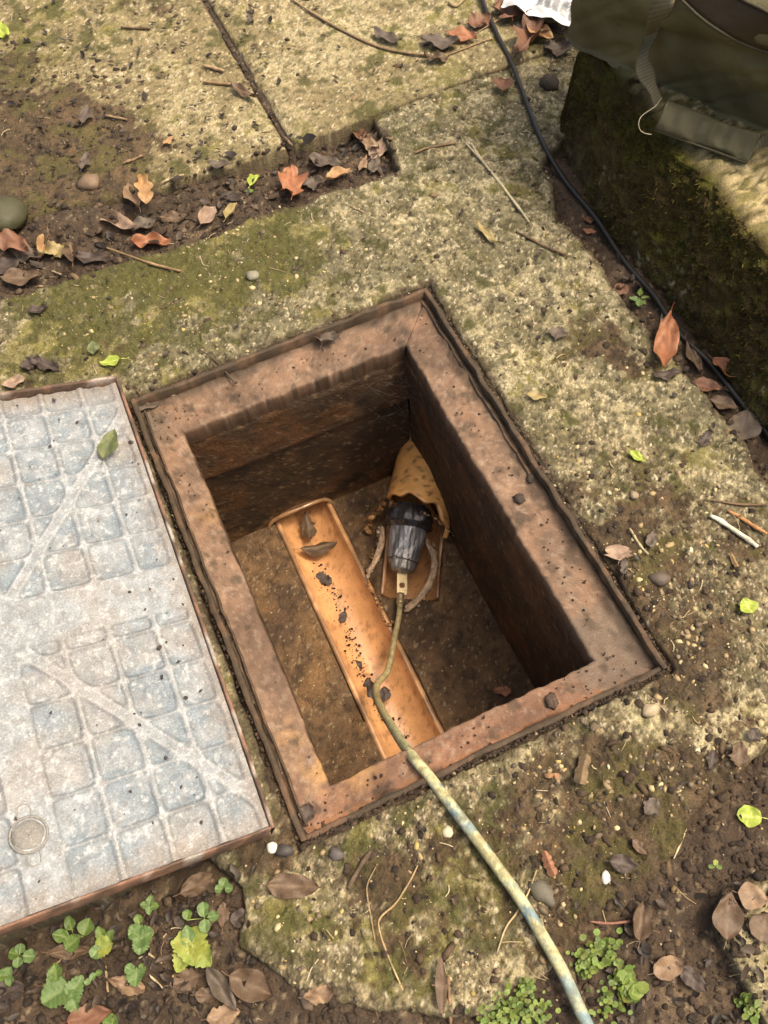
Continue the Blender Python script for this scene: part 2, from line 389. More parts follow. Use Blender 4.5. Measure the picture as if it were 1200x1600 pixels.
def hsurface(name, xs, ys, sdf, hfun, cfun, mat, drop=.05, edge=.006, label=None, kind=None, parent=None, extra=None):
    X, Y = np.meshgrid(xs, ys, indexing='ij'); x = X.ravel(); y = Y.ravel()
    d = sdf(x, y)
    keep = d < edge * 1.6
    ny = len(ys); nx = len(xs)
    K = keep.reshape(nx, ny); q = K[:-1, :-1] & K[1:, :-1] & K[1:, 1:] & K[:-1, 1:]
    idx = np.arange(nx * ny).reshape(nx, ny)
    F = np.stack([idx[:-1, :-1][q], idx[1:, :-1][q], idx[1:, 1:][q], idx[:-1, 1:][q]], 1)
    used = np.unique(F); remap = np.full(nx * ny, -1); remap[used] = np.arange(len(used)); F = remap[F]
    x = x[used]; y = y[used]; d = d[used]
    z = hfun(x, y, d); c = cfun(x, y, d, z)
    rnd = sst(-.012, .0, d)
    z = z - rnd * .004 - sst(-.001, edge, d) * drop
    return mesh_np(name, np.stack([x, y, z], 1), F, mat, parent, c)

def apron_h(x, y):
    n1 = fbm(x, y, .05, 4, 21); n2 = fbm(x, y, .012, 4, 31); n3 = fbm(x, y, .006, 3, 41); sm = blobs(x, y, SOILB)
    return (fbm(x, y, .3, 3, 3) - .5) * .010 + (n1 - .5) * .004 + (n2 - .5) * .0035 - sst(.56, .68, n3) * .0026 - sst(.545, .60, fbm(x, y, .026, 4, 75)) * .0016 - sst(.60, .68, fbm(x, y, .0075, 3, 76)) * .002 + sst(.5, 1., sm) * (n2 - .3) * .006

def slab_h(x, y):
    sm = blobs(x, y, SOILB); return .010 + (fbm(x, y, .3, 3, 4) - .5) * .008 + (fbm(x, y, .012, 4, 33) - .5) * .0022 + sst(.4, .9, sm) * (fbm(x, y, .02, 4, 34) - .4) * .010

SOIL_Z = -.038
def soil_h(x, y):
    h = SOIL_Z + (fbm(x, y, .10, 4, 101) - .5) * .026 + (fbm(x, y, .018, 4, 111) - .5) * .016
    # soil packed against the frame and along the wall foot
    dx = np.maximum(HX0 - x, x - HX1); dy = np.maximum(HY0 - y, y - HY1); dd = np.maximum(dx, dy)
    h = h + (.024) * sst(.05, .005, dd)
    h = h + .016 * sst(.60, .53, x) * 0 + .020 * sst(.50, .62, x) * sst(-.6, -.4, y)
    h = h + .026 * sst(-.48, -.60, y) * sst(-.36, -.20, x)
    h = h + .022 * sst(-.20, -.34, x) * sst(-.3, -.4, y) * sst(-.60, -.50, x * 0 + np.minimum(x, -.3) ) 
    h = h + (.012 + .012 * sst(.10, -.35, x)) * sst(.66, .69, y) * sst(.95, .85, y)
    h = h + .02 * sst(.785, .82, y) * sst(.20, -.1, x) * sst(.95, .85, y)
    jt = sst(.03, .012, np.abs(x - .20)) * sst(.80, .83, y); h = h * (1 - jt) + jt * (.001 + (fbm(x, y, .02, 3, 113) - .5) * .006)
    return h

def soil_colour(x, y):
    n1 = fbm(x, y, .05, 4, 121); n2 = fbm(x, y, .012, 4, 131); n3 = fbm(x, y, .005, 2, 141)
    c = np.tile(np.array([.070, .046, .027]), (len(x), 1)) * (.5 + n2 * 1.0)[:, None]
    c = mixc(c, (.150, .105, .062), sst(.55, .75, n1) * .6)
    c = mixc(c, (.03, .022, .014), sst(.52, .66, n2) * .6)
    c = mixc(c, (.30, .24, .15), sst(.74, .82, n3) * .6)
    return c

# paved apron round the manhole
xs = near_fine(-1.7, .96, .0026, -.68, .96, .02); ys = near_fine(-.68, .88, .0026, -.66, .88, .02)
sdfA = lambda x, y: np.maximum(apron_sdf(x, y), -hole_sdf(x, y))
apron = hsurface('concrete_paving', xs, ys, sdfA, lambda x, y, d: apron_h(x, y),
                 lambda x, y, d, z: mixc(concrete_colour(x, y)[0], (.055, .037, .020), sst(-.014, -.001, d + (fbm(x, y, .02, 3, 8) - .5) * .018) * (.75 - .35 * sst(-.3, -.4, y))), MT['concrete'], drop=.06)
tag(apron, 'weathered mossy concrete around the open manhole', kind='structure')

def slab_obj(P, xr, yr, step, seed):
    xs = near_fine(xr[0], xr[1], step, max(xr[0], -.45), min(xr[1], 1.3), .02); ys = near_fine(yr[0], yr[1], step, yr[0], min(yr[1], 1.75), .03)
    s = lambda x, y: poly_sdf(x, y, P) + jit(x, y, .0022)
    o = hsurface('paving_slab', xs, ys, s, lambda x, y, d: slab_h(x, y) + (seed * .003) - sst(-.03, .0, d) * .003,
                 lambda x, y, d, z: mixc(concrete_colour(x, y, True)[0], (.07, .05, .03), sst(-.007, .0005, d) * .85), MT['concrete'], drop=.07, edge=.003)
    o['kind'] = 'structure'
    return o
sA = slab_obj(SLAB_A, (-1.7, .22), (.80, 2.6), .0040, 0); sA['label'] = 'tan paving slab half covered in dark soil'
sB = slab_obj(SLAB_B, (.19, 1.3), (.80, 2.6), .0040, .5); sB['label'] = 'tan paving slab with yellow lichen under the curved twig'
sC = slab_obj(SLAB_C, (.12, .9), (-1.5, -.62), .0035, -.5); sC['label'] = 'pale paving slab corner beside the wet dark leaves'

# soil in the gaps (fine) and the wider ground (coarse)
def soil_sdf(x, y):
    dx = np.maximum(HX0 + .001 - x, x - HX1 + .001); dy = np.maximum(HY0 + .001 - y, y - HY1 + .001)
    hole = np.maximum(dx, dy)                       # >0 outside the frame
    return np.maximum(-hole - .0, -1)
X, Y = np.meshgrid(np.arange(-1.7, 1.31, .0048), np.arange(-1.4, 1.75, .0048), indexing='ij')
x = X.ravel(); y = Y.ravel(); nx, ny = X.shape
ap = np.maximum(poly_sdf(x, y, APRON), -np.maximum(np.maximum(HX0 - x, x - HX1), np.maximum(HY0 - y, y - HY1)) + .012)
inframe = (x > HX0 + .004) & (x < HX1 - .004) & (y > HY0 + .004) & (y < HY1 - .004)
keep = (ap > -.035) & ~inframe & ~((y > .93) & (np.abs(x - .2) > .03))
K = keep.reshape(nx, ny); q = K[:-1, :-1] & K[1:, :-1] & K[1:, 1:] & K[:-1, 1:]
idx = np.arange(nx * ny).reshape(nx, ny)
F = np.stack([idx[:-1, :-1][q], idx[1:, :-1][q], idx[1:, 1:][q], idx[:-1, 1:][q]], 1)
us = np.unique(F); rm = np.full(nx * ny, -1); rm[us] = np.arange(len(us)); x = x[us]; y = y[us]
soil = mesh_np('soil', np.stack([x, y, soil_h(x, y)], 1), rm[F], MT['soil'], None, soil_colour(x, y)); tag(soil, 'dark damp soil in the gaps between the paving', kind='structure')
# wide ground ring out to the horizon
mb = MB(); zz = -.075
ring = [(-1.68, -1.38), (1.28, -1.38), (1.28, 2.58), (-1.68, 2.58)]; far = [(-90, -90), (90, -90), (90, 90), (-90, 90)]
pts = []
for k in range(9):
    t = (k / 8) ** 3
    for a, b in zip(ring, far): pts.append(((1 - t) * a[0] + t * b[0], (1 - t) * a[1] + t * b[1], zz + .03))
Fr = []
for k in range(8):
    for i in range(4):
        j = (i + 1) % 4; Fr.append((k * 4 + i, k * 4 + j, k * 4 + 4 + j, k * 4 + 4 + i))
mb.add(pts, Fr, (.07, .05, .03)); g = mb.build('ground', MT['soil'], smooth=False); tag(g, 'bare dark earth around the paving', kind='structure')

def surf_z(px_x, px_y):
    xa = np.atleast_1d(np.asarray(px_x, float)); ya = np.atleast_1d(np.asarray(px_y, float))
    z = soil_h(xa, ya)
    ina = sdfA(xa, ya) < -.001; z = np.where(ina, apron_h(xa, ya), z)
    for P, k in ((SLAB_A, 0), (SLAB_B, .0015), (SLAB_C, -.0015)):
        z = np.where(poly_sdf(xa, ya, P) < -.001, slab_h(xa, ya) + k, z)
    led = (xa > HX0) & (xa < HX1) & (ya > HY0) & (ya < HY1); z = np.where(led, -.021, z)
    return z
GX0, GY0, GS = -1.25, -1.35, .004
_gx = np.arange(GX0, 1.45, GS); _gy = np.arange(GY0, 2.45, GS)
_A, _B = np.meshgrid(_gx, _gy, indexing='ij'); HMAP = surf_z(_A.ravel(), _B.ravel()).reshape(_A.shape)
surf_slow = surf_z
def surf_z(a, b):
    i = np.clip(((np.atleast_1d(np.asarray(a, float)) - GX0) / GS).astype(int), 0, HMAP.shape[0] - 1); j = np.clip(((np.atleast_1d(np.asarray(b, float)) - GY0) / GS).astype(int), 0, HMAP.shape[1] - 1)
    return HMAP[i, j]
_SM = (sdfA(_A.ravel(), _B.ravel()) > np.where(_B.ravel() < -.38, -.028, -.002)).reshape(_A.shape)
def on(px, py, lift=0.0, z0=0.0):   # point of the ground seen at that photo pixel
    z = z0
    for _ in range(3):
        p = at(px, py, z); z = float(surf_z(p[0], p[1])[0])
    p = at(px, py, z); return np.array([p[0], p[1], z + lift])

# ------------------------------------------------------------------ mossy step beside the cable
def step_build():
    # profile across x (per y): foot x~.615 -> face -> top edge (.705,.175) -> top
    ys = np.arange(-1.2, .665, .0048); prof = []
    s = np.concatenate([np.linspace(0, 1, 52), 1 + np.linspace(.012, 1.0, 70) ** 1.3])
    P = []; Cc = []
    for yv in ys:
        P.append(s)
    S = np.array(P); Yg = np.repeat(ys[:, None], len(s), 1)
    foot = .622 + (fbm(Yg[:, 0], 0 * Yg[:, 0], .12, 3, 7) - .5) * .03 + .06 * sst(.38, .64, ys)
    top = .690 + (fbm(Yg[:, 0], 0 * Yg[:, 0] + 3, .10, 3, 8) - .5) * .022 + .012 * sst(.3, .6, ys)
    H = .172
    t = np.clip(S, 0, 1); u = np.clip(S - 1, 0, None)
    xx = foot[:, None] + (top - foot)[:, None] * (t ** 1.15) + u * .75
    zz = -.05 + (H + .05) * (1 - (1 - t) ** 1.10) * (1 - .0 * t)
    zz = np.where(S > 1, H + .006 * np.sin(np.clip(u * 30, 0, 1.57)), zz)
    yy = Yg.copy()
    # rounded end at the far side
    e = sst(.60, .664, yy); zz = zz - e ** 3 * .20
    n = fbm(S * .28, yy, .06, 4, 201) - .5; n2 = fbm(S * .28, yy, .016, 4, 211) - .5; n3 = fbm(S * .28, yy, .006, 3, 214) - .5
    k = n * .026 + n2 * .022 + n3 * .010; k = k * np.where(S > 1.05, .55, 1)
    nxm = np.where(S > 1, -.2, -.9); nzm = np.where(S > 1, .95, .4)
    xx = xx + k * nxm; zz = zz + k * nzm
    x = xx.ravel(); y = yy.ravel(); z = zz.ravel(); sf = S.ravel()
    a = fbm(sf * .28, y, .05, 4, 221); b = fbm(sf * .28, y, .012, 4, 231); c3 = fbm(sf * .28, y, .005, 3, 241)
    c = np.tile(np.array([.080, .058, .021]), (len(x), 1)) * (.55 + .9 * b)[:, None]
    c = mixc(c, (.078, .074, .012), sst(.48, .64, a * .5 + b * .5 + .10 * sst(.4, .9, sf)) * .85)
    c = mixc(c, (.075, .052, .022), sst(.50, .62, fbm(sf * .28, y, .09, 4, 225)) * .65)
    c = mixc(c, (.110, .112, .016), sst(.60, .72, b) * sst(.45, .6, a) * .8)
    low = sst(.42, .05, sf)
    c = mixc(c, (.095, .078, .042), low * sst(.35, .6, b) * .7)
    c = mixc(c, (.34, .31, .22), sst(.66, .74, c3) * sst(.58, .68, a) * .8 * sst(.8, .3, sf))
    topm = sst(1.0, 1.05, sf)
    c = mixc(c, (.56, .46, .25), topm * sst(.32, .50, b * .6 + a * .4))  # pale concrete top, lightened further to paint in the sunlit strip
    c = mixc(c, (.15, .14, .03), topm * sst(.52, .60, b) * .75); c = mixc(c, (.06, .06, .015), topm * sst(.50, .60, a) * sst(.5, .6, c3) * .8)
    o = mesh_np('mossy_step', np.stack([x, y, z], 1), grid_np(len(ys), len(s)), MT['moss'], None, c)
    # solid back and end
    tag(o, 'thick concrete step with a moss covered face under the canvas bag', 'step')
    return o
def grid_np(nu, nv):
    i = np.arange(nu * nv).reshape(nu, nv)
    return np.stack([i[:-1, :-1].ravel(), i[1:, :-1].ravel(), i[1:, 1:].ravel(), i[:-1, 1:].ravel()], 1)
step = step_build()
# moss tufts on the step face
dg = bpy.context.evaluated_depsgraph_get()
V = np.array([v.co[:] for v in step.data.vertices]); Nn = np.array([v.normal[:] for v in step.data.vertices])
if Nn[:, 2].mean() < 0: Nn = -Nn
g_ = np.random.default_rng(3)
sel = g_.choice(len(V), 70000); sel = sel[(V[sel, 0] < .80) & (V[sel, 1] > -.45)]
dens = fbm(V[sel, 1], V[sel, 2] + V[sel, 0], .06, 4, 301); sel = sel[(dens > .40) & (V[sel, 0] < .694)]
n = len(sel); P0 = V[sel]; N0 = Nn[sel]
ln = g_.uniform(.003, .009, n); dirn = N0 + g_.normal(0, .6, (n, 3)); dirn /= np.linalg.norm(dirn, axis=1)[:, None]
sd_ = np.cross(dirn, g_.normal(0, 1, (n, 3))); sd_ /= np.linalg.norm(sd_, axis=1)[:, None]
wd = g_.uniform(.0007, .0018, n)[:, None]
tri = np.stack([P0 - sd_ * wd, P0 + sd_ * wd, P0 + dirn * ln[:, None]], 1).reshape(-1, 3)
mc = np.array([.085, .074, .018]) * g_.uniform(.3, 2.1, (n, 1)) + np.array([.03, .01, 0]) * g_.random((n, 1))
moss = mesh_np('moss', tri, np.arange(n * 3).reshape(-1, 3), MT['moss'], step, np.repeat(mc, 3, 0), False); moss['kind'] = 'stuff'

# ------------------------------------------------------------------ manhole frame
frame = empty('manhole_surround', (0, 0, 0), 'rusty brown rectangular manhole frame around the open pit', 'manhole frame')
def rect(s):
    o = np.array([HX0 + .009, HX1 - .009, HY0 + .009, HY1 - .009]); i = np.array([IX0, IX1, IY0, IY1])
    return (1 - s) * o + s * i
prof = [(-.02, -.0235), (.0, -.0215), (.12, -.0215), (.3, -.022), (.5, -.0225), (.7, -.023), (.85, -.0245), (.97, -.0250), (1.0, -.0275), (1.008, -.033), (1.01, -.044), (1.01, -.062)]
def resample(prof, n):
    p = np.array(prof); d = np.r_[0, np.cumsum(np.hypot(np.diff(p[:, 0]) * .06, np.diff(p[:, 1])))]
    t = np.linspace(0, d[-1], n); return np.interp(t, d, p[:, 0]), np.interp(t, d, p[:, 1])
ps, pz = resample(prof, 34)
def ledge(side):
    n = 190; t = np.linspace(0, 1, n)[:, None]
    L = [rect(s) for s in ps]
    A = np.zeros((34, 3)); B = np.zeros((34, 3))
    for k, r_ in enumerate(L):
        x0, x1, y0, y1 = r_
        a, b = {'left': ((x0, y1), (x0, y0)), 'right': ((x1, y0), (x1, y1)), 'far': ((x1, y1), (x0, y1)), 'near': ((x0, y0), (x1, y0))}[side]
        A[k] = (*a, pz[k]); B[k] = (*b, pz[k])
    P = (A[None] * (1 - t[..., None]) + B[None] * t[..., None]).reshape(-1, 3)
    x, y, z = P.T; s = np.tile(ps, n)
    flat = np.exp(-((s - .5) / .5) ** 4)
    z = z + ((fbm(x, y, .04, 3, 401) - .5) * .005 + (fbm(x, y, .010, 3, 402) - .5) * .0034 + (fbm(x, y, .004, 2, 406) - .5) * .0010) * flat
    mit = np.abs(np.tile(t, (1, 34)).ravel() - .5) * 2; z = z - sst(.99, 1., mit) * .0020 * ((x > .15) & (y > .25))
    wob = ((fbm(x, y, .03, 3, 403) - .5) * .006 + (fbm(x, y, .009, 3, 407) - .5) * .0035) * sst(.8, 1, s)
    if side in ('left', 'right'): x = x + wob
    else: y = y + wob
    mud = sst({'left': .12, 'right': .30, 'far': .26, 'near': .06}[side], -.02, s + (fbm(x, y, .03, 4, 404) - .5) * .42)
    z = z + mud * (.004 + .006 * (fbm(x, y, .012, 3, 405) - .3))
    n1 = fbm(x, y, .05, 4, 411); n2 = fbm(x, y, .011, 4, 412)
    base = mixc(np.tile(np.array([.152, .095, .060]), (len(x), 1)), (.170, .084, .048), sst(-.28, -.36, y) * .8)
    c = base * (.60 + .8 * n2)[:, None]
    c = mixc(c, (.22, .125, .075), sst(.52, .72, n1) * .45)
    c = mixc(c, (.26, .19, .135), sst(.60, .72, fbm(x, y, .006, 3, 415)) * .55)
    if side == 'near': c = mixc(c, (.27, .12, .05), sst(.30, .02, s) * .7)
    grey = blobs(x, y, [(940, 1010, 90, .9), (1000, 1040, 60, .9), (230, 660, 45, .9), (480, 1260, 25, .6), (660, 470, 30, .3)], -.02)
    c = mixc(c, (.115, .085, .060), sst(.3, .8, grey + (n2 - .5)) * .85)
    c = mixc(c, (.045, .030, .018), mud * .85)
    c = mixc(c, (.05, .034, .020), sst(.62, .74, fbm(x, y, .02, 4, 413)) * .7); c = c * (1 - .35 * sst(.50, .7, fbm(x, y, .09, 4, 414)))[:, None]
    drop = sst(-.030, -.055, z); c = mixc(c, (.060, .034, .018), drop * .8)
    gold = blobs(x, y, [(505, 1205, 28, 1), (560, 1200, 30, .8), (330, 800, 26, .5), (450, 1150, 26, .5)], -.02); c = mixc(c, (.42, .24, .085), np.clip(gold * sst(.4, .6, n2), 0, 1) * .6)
    V = np.stack([x, y, z], 1)
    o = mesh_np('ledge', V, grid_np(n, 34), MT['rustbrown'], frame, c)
    return o
for s_ in ('left', 'right', 'far', 'near'): ledge(s_)
# upstanding outer rim, one bar per side
def rim_bar(a, b, th, ht, z0=-.026, name='rim'):
    a = np.array(a, float); b = np.array(b, float); L = np.linalg.norm(b - a); d = (b - a) / L; nrm = np.array([-d[1], d[0]])
    n = int(L / .006); cs = [(-th / 2, z0), (-th / 2, ht - .001), (-th / 2 + .0012, ht), (th / 2 - .0012, ht), (th / 2, ht - .001), (th / 2, z0)]
    V = []
    for i in range(n + 1):
        p = a + d * L * i / n
        for (o_, z_) in cs: V.append((p[0] + nrm[0] * o_, p[1] + nrm[1] * o_, z_))
    V = np.array(V); j = (fbm(V[:, 0] + V[:, 2] * .3, V[:, 1], .03, 4, 420) - .5)
    V[:, 0] += j * .006; V[:, 1] += (fbm(V[:, 0], V[:, 1] + V[:, 2], .03, 4, 421) - .5) * .006; V[:, 2] += np.where(V[:, 2] > -.01, (fbm(V[:, 0], V[:, 1], .025, 3, 422) - .6) * .009, 0)
    n2 = fbm(V[:, 0], V[:, 1], .02, 4, 423)
    c = mixc(np.tile(np.array([.050, .035, .021]), (len(V), 1)), (.14, .080, .045), sst(.52, .7, n2) * .5)
    F = grid_np(n + 1, 6); F = np.vstack([F])
    return mesh_np(name, V, F, MT['rim'], frame, c)
o_ = .004
rim_bar((HX0 + o_, HY1), (HX0 + o_, HY0), .008, .003); rim_bar((HX1 - o_, HY0), (HX1 - o_, HY1), .008, .001)
rim_bar((HX1 - .0082, HY1 - o_), (HX0 + .0082, HY1 - o_), .008, .002); rim_bar((HX0 + .0082, HY0 + o_), (HX1 - .0082, HY0 + o_), .008, -.003)
# second thin ridge (seal groove) just inside the rim on the long sides
def groove(a, b, th, ht, w=.5):
    return rim_bar(a, b, th, ht, name='seal_ridge')
groove((HX0 + .014, HY1 - .02), (HX0 + .014, HY0 + .02), .0035, -.012)
groove((HX1 - .015, HY0 + .36), (HX1 - .015, HY1 - .012), .005, -.014)

# ------------------------------------------------------------------ chamber
ZB = -.440
chamber = empty('inspection_chamber', (0, 0, ZB), 'deep brown stained pit chamber under the manhole frame', 'inspection chamber')
PZ = Vector((0, 0, ZB))
def wp(o):
    o.parent = chamber; o.location = Vector((0, 0, -ZB)); return o
def wall_patch(name, A, B, z0, z1, inward, off=0, cut=None, seed=0, tint=(.085, .050, .026)):
    A = np.array(A, float); B = np.array(B, float); L = np.linalg.norm(B - A); nu = int(L / .005); nv = max(3, int(abs(z1 - z0) / .005))
    T, Zz = np.meshgrid(np.linspace(0, 1, nu), np.linspace(z0, z1, nv), indexing='ij'); t = T.ravel(); z = Zz.ravel()
    p = A[None] * (1 - t[:, None]) + B[None] * t[:, None]; inw = np.array(inward, float)
    u = t * L
    dsp = (fbm(u, z, .09, 4, 500 + seed) - .5) * .008 + (fbm(u, z, .015, 3, 510 + seed) - .5) * .0022 + off
    edge = sst(.012, 0, np.abs(z - z0)) * .0035 + sst(.006, 0, np.abs(z - z1)) * .002
    p = p + inw[None] * (dsp - edge)[:, None]
    n1 = fbm(u, z, .08, 4, 520 + seed); n2 = fbm(u, z, .03, 4, 530 + seed)
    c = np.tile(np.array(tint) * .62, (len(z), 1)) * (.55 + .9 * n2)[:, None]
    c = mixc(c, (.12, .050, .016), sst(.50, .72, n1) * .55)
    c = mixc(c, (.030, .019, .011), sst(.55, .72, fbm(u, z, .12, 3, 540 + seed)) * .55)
    c = mixc(c, (.16, .075, .025), sst(-.34, -.44, z) * .6 * sst(.35, .6, n2))
    st = fbm(u, z, .022, 4, 545 + seed); c = mixc(c, (.022, .014, .009), sst(.60, .70, st) * .45); c = mixc(c, (.20, .13, .07), sst(.70, .76, fbm(u, z, .008, 3, 546 + seed)) * .6)
    V = np.stack([p[:, 0], p[:, 1], z], 1); F = grid_np(nu, nv)
    if cut is not None:
        cc = V[F].mean(1); F = F[~cut(cc)]
    o = mesh_np(name, V, F, MT['wall'], None, c); return wp(o)
ZT, ZS = -.058, -.185
Q = 0.0
cutf = lambda c: (((c[:, 0] + .062) / .062) ** 2 + ((c[:, 2] + .455) / .050) ** 2 < 1)
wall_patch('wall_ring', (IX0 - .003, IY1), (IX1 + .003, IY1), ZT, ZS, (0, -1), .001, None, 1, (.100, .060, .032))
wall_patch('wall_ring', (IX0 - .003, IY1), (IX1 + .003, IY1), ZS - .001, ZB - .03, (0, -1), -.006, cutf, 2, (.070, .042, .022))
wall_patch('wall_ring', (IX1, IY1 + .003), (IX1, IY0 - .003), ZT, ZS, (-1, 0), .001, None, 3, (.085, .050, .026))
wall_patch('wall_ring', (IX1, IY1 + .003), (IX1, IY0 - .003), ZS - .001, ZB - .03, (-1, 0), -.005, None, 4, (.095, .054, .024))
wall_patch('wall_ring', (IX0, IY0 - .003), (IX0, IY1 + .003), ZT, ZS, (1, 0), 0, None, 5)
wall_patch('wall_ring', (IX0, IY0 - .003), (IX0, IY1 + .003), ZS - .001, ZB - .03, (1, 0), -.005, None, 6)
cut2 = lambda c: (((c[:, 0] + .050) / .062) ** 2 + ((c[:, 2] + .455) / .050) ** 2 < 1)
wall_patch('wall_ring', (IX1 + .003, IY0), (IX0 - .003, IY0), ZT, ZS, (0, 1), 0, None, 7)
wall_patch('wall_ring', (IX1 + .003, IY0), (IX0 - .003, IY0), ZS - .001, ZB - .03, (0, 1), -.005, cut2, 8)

# main channel axis and branch axis
CX0, CX1 = -.055, -.051            # centre x at far end, near end
CR = .0575; CDEP = .040
def chan_cx(y): return CX0 + (CX1 - CX0) * (IY1 - y) / (IY1 - IY0)
BA = np.array([.168, .215]); BD = np.array([-.50, -.866]); BR = .058     # branch start (far) and direction
BL = .215
def branch_uv(x, y):
    rx = x - BA[0]; ry = y - BA[1]; u = rx * BD[0] + ry * BD[1]; v = rx * BD[1] - ry * BD[0]
    return u, v                     # along, sideways (+ = toward the right/near wall side?)
# benching floor
xs = np.arange(IX0 - .006, IX1 + .008, .0036); ys = np.arange(IY0 - .006, IY1 + .008, .0036)
X, Y = np.meshgrid(xs, ys, indexing='ij'); x = X.ravel(); y = Y.ravel()
z = ZB + (fbm(x, y, .10, 3, 601) - .5) * .010 + (fbm(x, y, .014, 4, 602) - .5) * .0035
dch = np.abs(x - chan_cx(y)); z = z - np.where(dch < CR + .004, .052, 0) * 1.0
u, v = branch_uv(x, y)
inb = (u > -.10) & (u < BL - .01) & (np.abs(v) < BR - .002); hol = .050 * sst(BR + .004, BR - .012, np.abs(v)) * (u > -.10) * (u < BL - .006)
z = np.where(dch < CR + .004, z, z - hol)
z = z + .014 * sst(BR + .035, BR + .004, np.abs(v)) * sst(.0, .05, u) * sst(BL + .02, BL - .04, u) * (np.abs(v) > BR - .004) * (dch > CR + .01) * .6
n1 = fbm(x, y, .06, 4, 611); n2 = fbm(x, y, .012, 4, 612)
c = np.tile(np.array([.105, .062, .030]), (len(x), 1)) * (.45 + 1.1 * n2)[:, None]
c = mixc(c, (.17, .095, .038), sst(.48, .70, n1) * .6)
c = mixc(c, (.052, .032, .018), sst(.50, .66, fbm(x, y, .07, 4, 613)) * .7); c = c * (1 - .4 * sst(.58, .68, fbm(x, y, .010, 4, 615)))[:, None]
c = mixc(c, (.32, .25, .15), sst(.70, .78, fbm(x, y, .006, 3, 614)) * .5)
bench = mesh_np('benching', np.stack([x, y, z], 1), grid_np(len(xs), len(ys)), MT['wall'], None, c); wp(bench)

CLAY = np.array([.56, .29, .125])
def half_pipe(name, axis, rin, th, lipz, span, jag=.002, seed=0, end_jag=0.0, arc=(180, 360), tint=CLAY, dirt=.5, skew=0.):
    # axis: function t-> centre (x,y,z), direction; lips at the arc ends
    (p0, p1) = axis; p0 = np.array(p0, float); p1 = np.array(p1, float); L = np.linalg.norm(p1 - p0); d = (p1 - p0) / L
    sdv = np.cross(d, [0, 0, 1.0]); sdv /= np.linalg.norm(sdv); upv = np.cross(sdv, d)
    nu = max(8, int(L / .005)); na = 40
    a = np.radians(np.linspace(arc[0], arc[1], na))
    V = []; cc = []
    def pt(t, ang, r): return p0 + d * t + r * (math.cos(ang) * sdv + math.sin(ang) * upv)
    ts = np.linspace(0, 1, nu)
    for layer, r in ((0, rin), (1, rin + th)):
        for i, t in enumerate(ts):
            for k, ang in enumerate(a):
                e0 = end_jag * (float(vn(k * .23, seed + 3.1, 7)) - .3) * (1 - t) ** 3 * 3
                tt = t * L + e0 * L * .0 + e0
                jj = jag * .6 * (float(vn(t * L / .035, seed + (0 if k < na / 2 else 5.3), 9)) - .5) * max(0, abs(k - (na - 1) / 2) / ((na - 1) / 2)) ** 14
                V.append(pt(tt - skew * math.cos(ang) * (1 - t) ** 1.5, ang, r) + np.array([0, 0, jj * 2]))
    V = np.array(V); per = nu * na
    G = grid_np(nu, na); F = [G, G[:, ::-1] + per]
    i0 = np.arange(nu) * na
    F.append(np.stack([i0[:-1], i0[1:], i0[1:] + per, i0[:-1] + per], 1)[:, ::-1])
    i1 = i0 + na - 1; F.append(np.stack([i1[:-1], i1[1:], i1[1:] + per, i1[:-1] + per], 1))
    k0 = np.arange(na); F.append(np.stack([k0[:-1], k0[1:], k0[1:] + per, k0[:-1] + per], 1)); k1 = k0 + (nu - 1) * na
    F.append(np.stack([k1[:-1], k1[1:], k1[1:] + per, k1[:-1] + per], 1)[:, ::-1])
    F = np.vstack(F)
    al = np.tile(np.repeat(ts * L, na), 2); an = np.tile(np.tile(np.degrees(a), nu), 2)
    n1 = fbm(al, an * .001, .03, 4, 700 + seed); n2 = fbm(al, an * .001, .008, 3, 710 + seed)
    c = np.tile(tint, (len(V), 1)) * (.80 + .4 * n1)[:, None]
    c = mixc(c, (.62, .34, .13), sst(.5, .7, fbm(al, an * .0006, .05, 3, 720 + seed)) * .4)
    c = mixc(c, (.16, .07, .028), sst(.60, .74, n2) * dirt)
    lip = np.minimum(np.abs(an - arc[0]), np.abs(an - arc[1]))
    c = mixc(c, (.42, .24, .13), sst(4, .5, lip) * .4); c = mixc(c, (.14, .075, .04), sst(6, .5, lip) * sst(.42, .62, fbm(al, an * .001, .05, 4, 733 + seed)) * .7)
    o = mesh_np(name, V, F, MT['clay'], None, c); return wp(o)
zc = ZB - CDEP + CR                 # centre of the channel section above its invert
la = math.degrees(math.asin((ZB + .003 - (ZB + .017)) / CR))
half_pipe('main_channel', ((CX0, IY1 + .16, ZB + .014), (CX1, IY0 - .12, ZB + .008)), CR - .003, .0092, 0, None, .0022, 1, arc=(193, 347))
half_pipe('branch_channel', ((BA[0] + .03, BA[1] + .052, ZB + .016), (BA[0] + BD[0] * (BL - .012), BA[1] + BD[1] * (BL - .012), ZB + .004)), BR - .006, .009, 0, None, .010, 4, arc=(188, 352))
# broken clay stub sticking out of the far right corner
half_pipe('inlet_stub', ((.143, .166, ZB + .046), (.274, .337, ZB + .058)), .060, .009, 0, None, 0, 8, end_jag=.022, skew=.036, arc=(-16, 196), tint=np.array([.85, .44, .14]), dirt=.85)
